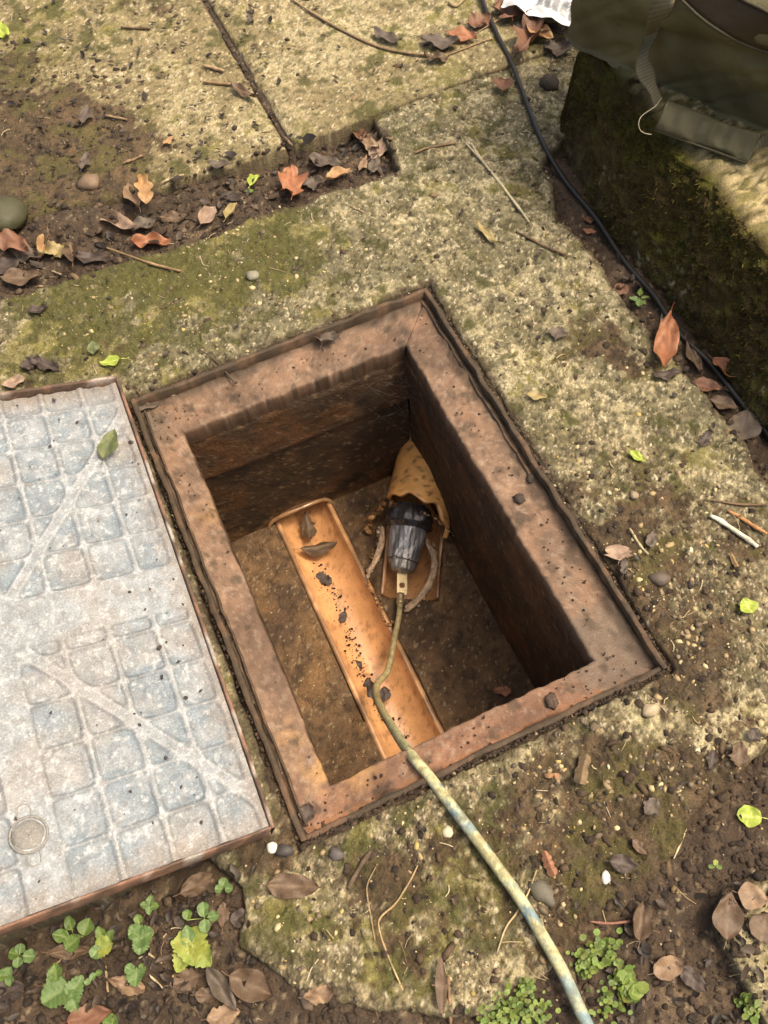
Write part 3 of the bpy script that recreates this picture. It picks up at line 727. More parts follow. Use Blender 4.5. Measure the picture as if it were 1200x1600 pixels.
# arched collar where the main channel leaves through the far wall
mb = MB()
arc = [(-.062 + .071 * math.cos(a), IY1 + .000 + .003 * math.sin(3 * a), ZB - .006 + .040 * math.sin(a)) for a in np.linspace(math.pi * 1.0, 0, 26)]
tube(mb, arc, .0042, lambda i, k: (.30, .17, .08) if (int(i * 20) % 5) else (.19, .10, .045), 7)
wp(mb.build('inlet_collar', MT['clay']))
mb = MB()                          # tube running back inside the wall
ring = []
n = 20; V = []; 
for j, yv in enumerate((IY1 + .003, IY1 + .03, IY1 + .16)):
    for a in np.linspace(0, math.pi, n): V.append((-.060 + .066 * math.cos(a), yv, ZB - .008 + .042 * math.sin(a)))
mb.add(V, grid_faces(3, n), (.09, .045, .02)); wp(mb.build('inlet_soffit', MT['wall']))
mb = MB(); box(mb, (-.06, IY1 + .165, ZB - .02), I3, (.08, .004, .07), (.02, .012, .008)); wp(mb.build('pipe_end', MT['wall'], smooth=False)); mb = MB(); box(mb, (-.05, IY0 - .125, ZB - .02), I3, (.08, .004, .07), (.02, .012, .008))
wp(mb.build('pipe_end', MT['wall'], smooth=False))
# crusted mortar round the broken branch mouth
mb = MB(); rr = random.Random(5)
def crust(points, rad, cols, n):
    P = spline(points, 12)
    for _ in range(n):
        i = rr.randrange(len(P)); q_ = P[i] + np.array([rr.gauss(0, rad * .35), rr.gauss(0, rad * .35), rr.gauss(0, rad * .25)])
        rock(mb, q_, rad * rr.uniform(.35, .9), np.array(rr.choice(cols)) * rr.uniform(.7, 1.2), 1, .7, .6, rr)
white = [(.52, .40, .27), (.40, .28, .18), (.22, .12, .06), (.60, .50, .38)]
crust([at(592, 825, ZB + .02), at(594, 850, ZB + .02), at(586, 878, ZB + .015), at(577, 893, ZB + .008)], .0058, white, 130)
crust([at(678, 850, ZB + .02), at(680, 880, ZB + .015), at(672, 912, ZB + .008), at(655, 937, ZB + .005), at(634, 955, ZB + .004)], .0058, white, 170)
crust([at(584, 860, ZB + .01), at(575, 905, ZB + .005), at(590, 940, ZB + .004), at(602, 975, ZB + .002), at(618, 970, ZB + .004)], .0045, [(.30, .15, .06), (.2, .10, .045), (.42, .24, .10)], 70)
crust([at(598, 790, ZB + .04), at(580, 810, ZB + .02), at(576, 830, ZB + .01)], .008, [(.26, .13, .05), (.13, .07, .03), (.40, .22, .09)], 40)
crust([at(605, 782, ZB + .06), at(640, 795, ZB + .085), at(675, 808, ZB + .09), at(712, 838, ZB + .04)], .0030, [(.50, .33, .16), (.22, .12, .05), (.36, .22, .1)], 60)
crust([at(700, 735, ZB + .10), at(708, 790, ZB + .07), at(722, 850, ZB + .02)], .006, [(.11, .06, .028), (.07, .04, .02), (.2, .12, .06)], 70)
SHARDS = 1
m_ = wp(mb.build('broken_mortar', MT['mortar'])); m_['kind'] = 'stuff'
# mud specks along the channel
P = []; Rr = []; cs = []
gg = np.random.default_rng(12)
line = [(500, 880), (505, 905), (525, 930), (535, 950), (545, 985), (552, 1010), (560, 1040), (575, 1065), (592, 1110), (615, 1130), (640, 1160)]
for k in range(330):
    i = gg.integers(0, len(line) - 1); t = gg.random(); a_, b_ = line[i], line[i + 1]
    px = a_[0] + (b_[0] - a_[0]) * t + gg.normal(0, 7); py = a_[1] + (b_[1] - a_[1]) * t + gg.normal(0, 6)
    p = at(px, py, ZB - .036); dx = p[0] - chan_cx(p[1]); zz_ = ZB + .014 - math.sqrt(max(1e-6, (CR - .003) ** 2 - dx * dx)) if abs(dx) < .05 else ZB
    P.append((p[0], p[1], zz_ + .0006)); Rr.append(gg.choice([.0008, .0012, .0018, .0028], p=[.4, .35, .17, .08])); cs.append((.035, .018, .010))
sp = blob_batch('mud_specks', P, Rr, cs, MT['soil'], 1, (.25, .5), .5); wp(sp); sp['kind'] = 'stuff'
# crumbs on the benching
P = []; Rr = []; cs = []
for k in range(750):
    x_ = gg.uniform(IX0 + .01, IX1 - .01); y_ = gg.uniform(IY0 + .01, IY1 - .02)
    if abs(x_ - chan_cx(y_)) < CR + .006: continue
    u_, v_ = branch_uv(x_, y_)
    if u_ < BL + .01 and abs(v_) < BR + .02: continue
    P.append((x_, y_, ZB + .0015)); Rr.append(gg.uniform(.0006, .0019)); cs.append([(.40, .32, .2), (.08, .05, .03), (.05, .03, .02), (.2, .11, .05)][gg.choice(4, p=[.12, .4, .3, .18])])
cr = blob_batch('grit', P, Rr, cs, MT['stone'], 1); wp(cr); cr['kind'] = 'stuff'

# ------------------------------------------------------------------ manhole cover (tilted, lying on the paving)
cov_o = np.array([-.2908, -.3614, .0507]); EX = np.array([.9527, -.0195, -.3033]); EY = np.array([.0251, .9996, .0143]); EZ = np.array([.3029, -.0212, .9528])
MC = Matrix(((EX[0], EY[0], EZ[0], cov_o[0]), (EX[1], EY[1], EZ[1], cov_o[1]), (EX[2], EY[2], EZ[2], cov_o[2]), (0, 0, 0, 1)))
cover = empty('manhole_cover', (0, 0, 0), 'grey metal manhole cover with a recessed cell pattern lying beside the pit', 'manhole cover')
cover.matrix_world = MC
CW, CL = .526, .745
us = np.arange(-CW + .005, -.0049, .0019); vs = np.arange(.005, CL - .0049, .0019)
U, Vv = np.meshgrid(us, vs, indexing='ij'); u = U.ravel(); v = Vv.ravel()
uc = -.263; um = uc + np.abs(u - uc)          # mirror to the right half
vc = .36; dv = np.abs(v - vc)
cols_ = [(-.241, -.183), (-.181, -.123), (-.121, -.0635), (-.0615, -.012)]
du = np.full(u.shape, -1.0); cellx = np.zeros(u.shape); cw = np.zeros(u.shape)
for a, b in cols_:
    m = (um >= a) & (um <= b); du = np.where(m, np.minimum(um - a, b - um), du); cellx = np.where(m, um - (a + b) / 2, cellx); cw = np.where(m, (b - a) / 2, cw)
vb = np.where(v < vc, v, v - .0295)
rowi = np.floor(vb / .0608); rv = vb - rowi * .0608; dvv = np.minimum(rv, .0608 - rv); celly = rv - .0304
band = dv < .034
dv2 = np.where(band, -1, np.minimum(dvv - .0015, np.maximum(dv - .034, 0)))
diag = np.abs((v - vc) * np.where(v < vc, -1, 1) - 1.25 * (um - uc)) / 1.6 - .0085
inner = np.minimum(np.minimum(du - .0025, dv2), diag)
k_ = .0036                                   # soft rounded cell corners
d1 = np.minimum(du - .0025, dv2); soft = -k_ * np.log(np.exp(-np.clip(du - .0025, -.02, .05) / k_) + np.exp(-np.clip(dv2, -.02, .05) / k_) + np.exp(-np.clip(diag, -.02, .05) / k_)) + .0015
rec = sst(-.0004, .0048, soft)
dome = np.exp(-((cellx) ** 2 + celly ** 2) / (.011 ** 2))
wear = sst(.35, .65, fbm(u, v, .10, 3, 801))
z = -.0040 * rec + .0018 * dome * rec - .0014 * sst(.007, .012, soft) * sst(.020, .014, soft) * rec
z = z + (fbm(u, v, .03, 4, 811) - .5) * .0016 + (fbm(u, v, .006, 3, 812) - .5) * .0010
z = z - .003
n1 = fbm(u, v, .09, 4, 821); n2 = fbm(u, v, .012, 4, 822); n3 = fbm(u, v, .005, 3, 823)
c = np.tile(np.array([.212, .232, .246]), (len(u), 1)) * (.70 + .6 * n2)[:, None]
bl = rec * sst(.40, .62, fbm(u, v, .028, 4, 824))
c = mixc(c, (.120, .160, .190), np.clip(bl * .75 + sst(.012, .002, soft) * rec * .35, 0, 1) * .7)  # bluish shading inside the recessed cells, put into the colour
c = mixc(c, (.085, .10, .11), sst(.0022, .0004, np.abs(soft - .0016)) * (.15 + .6 * sst(.42, .6, n1)) * .7)  # dirt line inside the cell borders, doubling as painted relief shade
ridge = sst(.0004, -.001, np.abs(soft + .0016) - .0011); c = mixc(c, (.46, .47, .47), ridge * .35)  # raised borders painted lighter so the relief reads in soft light
c = mixc(c, (.25, .215, .18), sst(.56, .72, n1) * .35)
c = mixc(c, (.50, .51, .50), sst(.60, .76, n3) * .40)
c = mixc(c, (.16, .15, .14), sst(.66, .76, fbm(u, v, .0075, 3, 825)) * .5)
edge = np.minimum(np.minimum(u + CW, -u), np.minimum(v, CL - v)); c = mixc(c, (.19, .16, .13), sst(.045, .0, edge + (n2 - .5) * .03) * .65)
topd = sst(CL - .07, CL - .0, v + (n2 - .5) * .05); c = mixc(c, (.18, .155, .135), topd * .55)
plugd = np.hypot(u + .2705, v - .0905)
z = z - .0015 * sst(.024, .0215, plugd) * sst(.0195, .021, plugd)
mb = None
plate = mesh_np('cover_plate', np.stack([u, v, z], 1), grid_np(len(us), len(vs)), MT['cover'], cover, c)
mb = MB()
TK = .034
def cbox(x0, x1, y0, y1, z0, z1, col, bev=.001): box(mb, ((x0 + x1) / 2, (y0 + y1) / 2, (z0 + z1) / 2), I3, ((x1 - x0) / 2, (y1 - y0) / 2, (z1 - z0) / 2), col, bev)
def lip_strip(a, b, inw, hgt, w=.005):
    mbl = MB(); n = int(np.hypot(b[0] - a[0], b[1] - a[1]) / .008)
    V = []; 
    for i in range(n + 1):
        t = i / n; p = (a[0] + (b[0] - a[0]) * t, a[1] + (b[1] - a[1]) * t)
        w1 = float(fbm(np.array([p[0]]), np.array([p[1]]), .03, 3, 830)[0] - .5) * .002
        for (o, zz_) in ((0, -TK), (0, hgt - .0015 + w1), (.0012, hgt + w1), (w - .001, hgt + w1), (w, hgt - .002 + w1), (w, -.008)):
            V.append((p[0] + inw[0] * o, p[1] + inw[1] * o, zz_))
    V = np.array(V); n2 = fbm(V[:, 0] + V[:, 2], V[:, 1], .02, 3, 831)
    c = mixc(np.tile(np.array([.085, .055, .038]), (len(V), 1)), (.24, .13, .085), sst(.45, .7, n2) * .7)
    c = mixc(c, (.36, .33, .29), sst(.52, .62, fbm(V[:, 0], V[:, 1], .03, 3, 832)) * (V[:, 2] > hgt - .004) * .7)
    return mesh_np('cover_lip', V, grid_np(n + 1, 6), MT['rim'], cover, c)
lip_strip((0, 0), (0, CL), (-1, 0), .0025); lip_strip((-.0051, CL), (-CW, CL), (0, -1), .007, .006)
lip_strip((-CW, 0), (-.0051, 0), (0, 1), .0008, .004); lip_strip((-CW, CL - .007), (-CW, .005), (1, 0), .003)
# plate underside
mb = MB(); cbox(-CW + .006, -.006, .006, CL - .006, -TK, -.010, (.14, .10, .08)); mb.build('cover_underside', MT['rim'], cover, smooth=False)
# lifting key plug
kp = empty('key_plug'); kp.parent = cover; kp.location = (-.2705, .0905, -.0028)
mb = MB(); n = 36; V = []
for r_, z_ in ((.0005, .0016), (.006, .0017), (.012, .0014), (.0165, .0002), (.0185, -.0024)):
    for k in range(n):
        a = 2 * math.pi * k / n; rq = r_ * (1 + .03 * math.sin(5 * a + 1)); V.append((rq * math.cos(a), rq * math.sin(a), z_ + .0006))
V = np.array(V); F = [(i * n + k, i * n + (k + 1) % n, (i + 1) * n + (k + 1) % n, (i + 1) * n + k) for i in range(4) for k in range(n)] + [tuple(range(n))]
mb.add(V, [f[::-1] for f in F], (.17, .165, .15)); pl = mb.build('plug_disc', MT['cover'], kp)
mb = MB(); tube(mb, [(.0205 * math.cos(a), .0205 * math.sin(a), .0002) for a in np.linspace(0, 2 * math.pi, 40)], .0016, (.20, .19, .17), 6, False); mb.build('plug_ring', MT['cover'], kp)
for sgn in (1, -1):
    mb = MB(); hw = .0075
    pts = [(-hw * sgn, .019 * sgn), (-hw * sgn, .030 * sgn), (-hw * .6 * sgn, .0355 * sgn), (hw * .6 * sgn, .0355 * sgn), (hw * sgn, .030 * sgn), (hw * sgn, .019 * sgn)]
    tube(mb, spline([(p[0], p[1], .0004) for p in pts], 5), .0009, (.24, .23, .21), 5)
    mb.build('key_slot', MT['cover'], kp)

# ------------------------------------------------------------------ black cable
mb = MB()
cz = lambda px, py, l=.006: on(px, py, l)
pp = [(748, -60), (752, 0), (775, 55), (800, 110), (825, 175), (848, 228), (880, 285), (930, 350), (975, 412), (1020, 470), (1060, 524), (1105, 573), (1150, 625), (1200, 690), (1240, 745), (1300, 830)]
path = spline([cz(a, b) for a, b in pp], 10)
path[:, 2] = np.convolve(np.pad(path[:, 2], 12, mode='edge'), np.ones(25) / 25, 'valid') + .003
tube(mb, path, .0048, (.02, .02, .02), 10)
cb = mb.build('cable', MT['rubber']); tag(cb, 'black rubber cable running along the foot of the mossy step', 'cable')

# ------------------------------------------------------------------ drain plug wrapped in plastic, and its hose
plug = empty('drain_plug', at(630, 860, ZB + .01), 'inflatable drain plug wrapped in shiny dark plastic in the broken branch', 'drain plug')
Ploc = np.array(plug.location)
A0 = at(640, 812, ZB + .050); A1 = at(627, 897, ZB + .022)
ax = A1 - A0; Lp = np.linalg.norm(ax); ax /= Lp; s1 = np.cross(ax, [0, 0, 1.]); s1 /= np.linalg.norm(s1); s2 = np.cross(s1, ax)
PSC = 1.10
profb = [(-.03, .030), (-.012, .041), (0, .044), (.010, .043), (.018, .037), (.022, .034), (.030, .033), (.06, .031), (.085, .028), (.1, .0255), (.112, .0225), (.118, .017), (.121, .002)]
sc_ = Lp / .121
pu = np.linspace(-.03, .121, 60); pr = np.interp(pu, [p[0] for p in profb], [p[1] for p in profb]) * PSC
n = 64; V = []; cc = []
for i, (uu, r_) in enumerate(zip(pu, pr)):
    for k in range(n):
        a = 2 * math.pi * k / n
        fold = (math.sin(a * 9 + uu * 60) * .6 + math.sin(a * 23 - uu * 50) * .45) * .0018
        if uu < .016: fold *= 1.6
        fold += (float(vn(a * 3 + uu * 20, uu * 25, 5)) - .5) * .006 + (float(vn(a * 8 + uu * 40, uu * 60, 6)) - .5) * .003
        rr_ = max(.001, r_ * .98 + fold * (1 if r_ > .01 else .2))
        flat_ = 1.0
        V.append(A0 + ax * uu * sc_ + rr_ * (math.cos(a) * s1 + flat_ * math.sin(a) * s2))
        cc.append((np.array([.075, .075, .08]) if uu < .022 else np.array([.30, .30, .305]) if uu < .088 else np.array([.30, .29, .26])) * (.7 + .6 * float(vn(a * 2, uu * 40, 15))))  # silver grey body: highlight on the dark plastic put into the colour
mb = MB(); mb.add(V, [(i * n + k, i * n + (k + 1) % n, (i + 1) * n + (k + 1) % n, (i + 1) * n + k) for i in range(59) for k in range(n)] + [tuple(59 * n + k for k in range(n))[::-1]], cc)
mb.build('wrapped_body', MT['plastic'], plug, loc=None).location = -Vector(plug.location)
mb = MB()
for uu, r_ in ((.013, .0440), (.092, .0272)):
    V = [A0 + ax * (uu + .002 * math.sin(2 * a + uu * 99)) * sc_ + (r_ * PSC + .0003) * (math.cos(a) * s1 + math.sin(a) * s2) for a in np.linspace(0, 2 * math.pi, 40)]
    tube(mb, V, .0011, (.05, .05, .052), 6, False)
mb.build('tape_band', MT['plastic'], plug).location = -Vector(plug.location)
# metal tongue with a hole
T0 = at(628, 893, ZB + .024); T1 = at(628, 930, ZB + .020); tx = T1 - T0; TL_ = np.linalg.norm(tx); tx /= TL_
up = np.array([0, -.45, .89]); ts_ = np.cross(tx, up); ts_ /= np.linalg.norm(ts_); tn = np.cross(ts_, tx)
bm = bmesh.new()
hw = .0100; th = .0045; cy = TL_ * .60; rh = .0058
nn = 32; outer = []; inner_ = []
for k in range(nn):
    a = 2 * math.pi * k / nn; dx, dy = math.cos(a), math.sin(a)
    # rounded rectangle boundary by ray casting from the hole centre
    lo, hi = 0, .08
    for _ in range(24):
        m = (lo + hi) / 2; X_, Y_ = dx * m, cy + dy * m
        rx = max(abs(X_) - (hw - .005), 0); ry = max(max(.005 - Y_, Y_ - (TL_ - .005)), 0)
        if math.hypot(rx, ry) < .005: lo = m
        else: hi = m
    outer.append((dx * lo, cy + dy * lo)); inner_.append((dx * rh, cy + dy * rh))
V = []; F = []
def P3(p, z_): return T0 + ts_ * p[0] + tx * p[1] + tn * z_
for lvl, z_ in enumerate((th / 2, -th / 2)):
    V += [P3(p, z_) for p in outer] + [P3(p, z_) for p in inner_]
for k in range(nn):
    k2 = (k + 1) % nn
    F += [(k, k2, nn + k2, nn + k), (2 * nn + k2, 2 * nn + k, 3 * nn + k, 3 * nn + k2), (k2, k, 2 * nn + k, 2 * nn + k2), (nn + k, nn + k2, 3 * nn + k2, 3 * nn + k)]
bm.free()
mb = MB(); mb.add(V, F, (.50, .41, .24)); mb.build('metal_tongue', MT['brass'], plug, smooth=False).location = -Vector(plug.location)
F0 = at(626, 928, ZB + .020); F1 = at(625, 944, ZB + .022); F2 = at(624, 958, ZB + .022)
mb = MB(); tube(mb, spline([F0, F1], 6), [.0076, .0078, .0078, .0070, .0078, .0078, .0074], (.34, .27, .16), 14); mb.build('ferrule', MT['brass'], plug).location = -Vector(plug.location)

hp = [at(625, 944, ZB + .022), at(623, 965, ZB + .020), at(616, 1000, ZB + .016), at(609, 1035, ZB + .020), at(604, 1052, ZB + .030), at(590, 1068, ZB + .048), at(588, 1085, ZB + .075), at(597, 1110, ZB + .13), at(612, 1135, ZB + .23),
      at(628, 1160, ZB + .34), at(645, 1183, -.020), at(668, 1210, -.008), at(700, 1252, .006), at(735, 1298, .012), at(775, 1352, .011), at(815, 1408, .011), at(852, 1470, .010), at(880, 1520, .010), at(905, 1575, .010), at(925, 1620, .012), at(960, 1720, .02)]
path = spline(hp, 14)
gn = np.random.default_rng(5)
hn = fbm(np.linspace(0, 3, 400), np.zeros(400), .25, 4, 901)
def hose_col(t, k):
    hel = (t * 20 + k) % 1.0; nn_ = float(vn(t * 260, k * 9, 3)); n4 = float(vn(t * 60, k * 3 + t * 40, 8)); nl = hn[min(399, int(t * 399))]
    c = np.array([.43, .41, .22])
    if t > .50:
        b = .75 * max(0, min(1, (n4 - .42) * 5)) * (1 if hel < .5 else .35)
        b *= .55 + .9 * max(0, min(1, (nl - .40) * 5)); b = min(.85, b + (.30 if t > .85 else 0) + (.45 if abs(t - .635) < .022 else 0))
        c = c * (1 - b) + np.array([.11, .19, .235]) * b
    if t < .44:
        d = sst(.44, .30, np.array([t]))[0] * .80
        c = c * (1 - d) + np.array([.25, .185, .085]) * d
    if n4 < .3: c = c * .62 + np.array([.02, .012, .005])
    return c * (.66 + .6 * nn_)
mb = MB(); tube(mb, path, [.0052 + .0018 * min(1, max(0, (i / len(path) - .02) / .40)) + .0006 * min(1, i / len(path)) for i in range(len(path))], hose_col, 16)
hs = mb.build('hose', MT['hose']); tag(hs, 'faded yellow and blue hose running from the drain plug over the frame edge', 'hose')

# ------------------------------------------------------------------ canvas bag on the step
bagb = np.array([.662, .640, .178]); bd = np.array([.46, -.888, 0]); bd /= np.linalg.norm(bd); bn = np.array([bd[1], -bd[0], 0]) * 1.0   # outward (toward -x,-y)
if bn[0] > 0: bn = -bn
bag = empty('canvas_bag', bagb, 'olive green canvas tool bag sitting on the mossy step', 'bag')
BLn, BDp, BH = .50, .30, .30
def bag_section(t):                 # closed outline (outward, height) of a cross-section
    P = [(.0, -.004), (.006, .004), (.010, .03), (.022, .08), (.050, .13), (.072, .175), (.062, .215), (.022, .25), (-.02, .275), (-.08, .292), (-.15, .296), (-.22, .285), (-.28, .25), (-.31, .19), (-.315, .11), (-.30, .03), (-.28, .002), (-.15, -.002)]
    return P
sec = np.array(bag_section(0)); m_s = len(sec)
# smooth closed resample
def closed(P, n):
    P = np.asarray(P, float); m = len(P); out = []
    for i in range(m):
        p0, p1, p2, p3 = P[(i - 1) % m], P[i], P[(i + 1) % m], P[(i + 2) % m]
        for j in range(n):
            t = j / n; out.append(.5 * ((2 * p1) + (p2 - p0) * t + (2 * p0 - 5 * p1 + 4 * p2 - p3) * t * t + (3 * p1 - p0 - 3 * p2 + p3) * t ** 3))
    return np.array(out)
S = closed(sec, 6); ns = len(S); nl = 90
V = []; cc = []; cen = np.array([-.14, .14])
for i in range(nl):
    t = i / (nl - 1); al = t * BLn
    e = min(t, 1 - t) * BLn; shr = 1 - .10 * math.exp(-e / .018) if 0 < i < nl - 1 else .86
    for k in range(ns):
        o_, h_ = cen + (S[k] - cen) * (1, 1) * shr
        fr = max(0, (S[k][0] + .02) / .08)
        w1 = (float(vn(al / .11, h_ / .09, 41)) - .5) * .045 + (float(vn(al / .035 + h_ / .05, h_ / .05, 43)) - .5) * .014 - .010 * max(0, 1 - abs(float(vn(al / .08 - h_ / .06, h_ / .2, 44)) - .5) * 9)
        crease = -.016 * math.exp(-((h_ - (.055 + .25 * al)) / .02) ** 2) * min(1, max(0, (al - .06) / .08)) if S[k][0] > -.02 else 0
        o2 = o_ + (w1 * .8 + crease) * min(1, fr + .3)
        h2 = h_ + (w1 * .3 if S[k][1] > .05 else 0)
        V.append(bagb + bd * al + bn * o2 + np.array([0, 0, h2]))
        cc.append(np.array([.125, .114, .060]) * (.75 + .5 * float(vn(al / .05, h_ / .05, 45))))
F = [(i * ns + k, (i + 1) * ns + k, (i + 1) * ns + (k + 1) % ns, i * ns + (k + 1) % ns) for i in range(nl - 1) for k in range(ns)] + [tuple(range(ns)), tuple((nl - 1) * ns + k for k in range(ns))[::-1]]
Vb = np.array(V)
mb = MB(); mb.add(V, F, cc); bb = mb.build('bag_body', MT['canvas'], bag); bb.location = -bag.location
# raycast helper onto the bag body
from mathutils.bvhtree import BVHTree
bvh = BVHTree.FromPolygons([Vector(v) for v in Vb], [f for f in F])
def on_bag(px, py, lift=.002):
    d = RC.T @ np.array([(px - 600) / FPX, (py - 800) / FPX, 1.0]); d /= np.linalg.norm(d)
    h = bvh.ray_cast(Vector(CAM), Vector(d))
    if h[0] is None: return None
    return np.array(h[0]) - d * lift
def strip(name, L, R_, mat, col, th=.002, parent=None, n=8):
    L = spline(L, n); R_ = spline(R_, n); m = len(L)
    mid = []
    N_ = []
    for i in range(m):
        tt = L[min(i + 1, m - 1)] - L[max(i - 1, 0)]; ww = R_[i] - L[i]; nn_ = np.cross(tt, ww); nn_ /= np.linalg.norm(nn_) + 1e-9
        if np.dot(nn_, CAM - L[i]) < 0: nn_ = -nn_
        N_.append(nn_)
    V = []; q = 7; 
    for i in range(m):
        for s_ in range(q):
            V.append(L[i] + (R_[i] - L[i]) * s_ / (q - 1) + N_[i] * th * (.5 if s_ in (0, q - 1) else 1))
        for s_ in range(q - 1, -1, -1):
            V.append(L[i] + (R_[i] - L[i]) * s_ / (q - 1) - N_[i] * th * .5)
    k = 2 * q
    F = [(i * k + a, (i + 1) * k + a, (i + 1) * k + (a + 1) % k, i * k + (a + 1) % k) for i in range(m - 1) for a in range(k)] + [tuple(range(k)), tuple((m - 1) * k + a for a in range(k))[::-1]]
    mb = MB(); mb.add(V, F, col if not callable(col) else [col(i // k, i % k) for i in range(len(V))]); o = mb.build(name, mat, parent)
    if parent is not None: o.location = -parent.location
    return o
def safe(pts, lift):
    out = []; last = .3
    for (px, py) in pts:
        p = on_bag(px, py, lift)
        if p is None: p = at(px, py, last)
        last = p[2]; out.append(p)
    return out
# brown band with piping across the upper front
strip('top_band', safe([(1060, -5), (1095, 28), (1130, 52), (1165, 70), (1230, 92)], .011), safe([(1140, -12), (1165, 2), (1190, 14), (1215, 27), (1250, 40)], .011), MT['canvas'], (.052, .038, .022), .002, bag)
for pts in ([(1060, -5), (1095, 28), (1130, 52), (1165, 70), (1230, 92)], [(1140, -12), (1165, 2), (1190, 14), (1215, 27), (1250, 40)]):
    mb = MB(); tube(mb, spline(safe(pts, .013), 8), .0024, (.060, .050, .030), 8); o = mb.build('piping', MT['canvas'], bag); o.location = -bag.location
# splintered pale rims of the broken branch pipe
def shard(pl, w0, nm='broken_pipe_rim'):
    Lp_ = [at(a, b, z_) for a, b, z_ in pl]; Rp_ = [at(a + w0 * ca, b + w0 * cb, z_ - .004) for (a, b, z_), (ca, cb) in zip(pl, dirs)]
    o = strip(nm, Lp_, Rp_, MT['mortar'], lambda i, a: np.array((.50, .36, .24)) * (.45 + .8 * float(vn(i * .6, a * .9, 12))), .0035, None, 10); wp(o)
dirs = [(.2, -.6), (.8, -.1), (1, .1), (.8, .5), (.6, .8)]
shard([(664, 846, ZB + .030), (674, 875, ZB + .026), (668, 905, ZB + .018), (652, 930, ZB + .012), (632, 948, ZB + .008)], 11)
dirs = [(-.3, -.6), (-1, 0), (-1, .1), (-.8, .4), (-.5, .8)]
shard([(600, 826, ZB + .034), (601, 848, ZB + .030), (594, 870, ZB + .022), (584, 888, ZB + .014), (577, 898, ZB + .010)], 10)
# webbing strap with a twist, then the wrapped handle sleeve
def web(i, a): return (.185, .160, .098) if i % 2 else (.12, .102, .060)
zs = .205
L1 = [on_bag(1023, -12, .006) if on_bag(1023, -12, .006) is not None else at(1023, -12, .42)] + safe([(1012, 30), (1006, 60)], .014) + [at(994, 96, .255), at(996, 120, .245), at(1014, 145, .235), at(1022, 166, .225)]
R1 = [on_bag(1058, -12, .006) if on_bag(1058, -12, .006) is not None else at(1058, -12, .42)] + safe([(1048, 18), (1030, 48)], .014) + [at(1014, 84, .262), at(1023, 110, .25), at(1026, 132, .24), at(1036, 156, .225)]
strip('strap', L1, R1, MT['webbing'], web, .0016, bag, 10)
# sleeve: flattened tube
sa = at(1032, 180, .225); sb = at(1178, 232, .200); sx = sb - sa; SL = np.linalg.norm(sx); sx /= SL
wv = (at(1022, 205, .205) - at(1042, 160, .235)); wv -= sx * np.dot(wv, sx); SW = .5 * np.linalg.norm(wv); wv /= np.linalg.norm(wv); nv_ = np.cross(sx, wv); 
if nv_[2] < 0: nv_ = -nv_
V = []; cc = []; nl2 = 44; nk = 28
for i in range(nl2):
    t = i / (nl2 - 1)
    for k in range(nk):
        a = 2 * math.pi * k / nk; cx_ = abs(math.cos(a)) ** .5 * (1 if math.cos(a) > 0 else -1); sy_ = abs(math.sin(a)) ** .8 * (1 if math.sin(a) > 0 else -1)
        w_ = SW * (1.0 + .07 * math.sin(t * 7)); h_ = .011 * (1 + .15 * math.sin(5 * t + a)) + (float(vn(t * 9, a * 1.2, 77)) - .5) * .009 + (float(vn(t * 24, a * 2.2, 78)) - .5) * .004
        sag = -.006 * math.sin(math.pi * t)
        V.append(sa + sx * SL * t + wv * cx_ * w_ + nv_ * (sy_ * h_ + sag)); cc.append(np.array([.080, .074, .042]) * (.8 + .4 * float(vn(t * 12, a * 3, 5))))
F = [(i * nk + k, (i + 1) * nk + k, (i + 1) * nk + (k + 1) % nk, i * nk + (k + 1) % nk) for i in range(nl2 - 1) for k in range(nk)] + [tuple(range(nk)), tuple((nl2 - 1) * nk + k for k in range(nk))[::-1]]
mb = MB(); mb.add(V, F, cc); o = mb.build('handle_sleeve', MT['canvas'], bag); o.location = -bag.location
mb = MB(); seam = [sa + sx * SL * t + wv * SW * 1.02 + nv_ * .001 for t in np.linspace(0, 1, 12)]; tube(mb, seam, .0022, (.062, .056, .032), 6); o = mb.build('sleeve_hem', MT['canvas'], bag); o.location = -bag.location
strip('strap', [at(1168, 222, .205), at(1190, 214, .215), at(1215, 205, .24), at(1260, 190, .28)], [at(1172, 236, .200), at(1192, 230, .210), at(1215, 225, .235), at(1262, 212, .27)], MT['webbing'], web, .0016, bag)
mb = MB(); tube(mb, spline([at(1034, 152, .235), at(1024, 166, .24), at(1004, 180, .235), at(998, 192, .23), at(1001, 204, .222), at(1010, 209, .215), at(1018, 210, .212)], 6), .0006, (.42, .38, .28), 5)
o = mb.build('frayed_thread', MT['webbing'], bag); o.location = -bag.location
for px, py, r_ in ((958, 32, .0045), (964, 38, .004), (949, 25, .003), (928, 52, .002)):
    p = on_bag(px, py, .0005)
    if p is not None:
        mb = MB(); rock(mb, p, r_, (.20, .17, .10), 1, .4, .4); o = mb.build('dried_mud_spot', MT['mortar'], bag); o.location = -bag.location

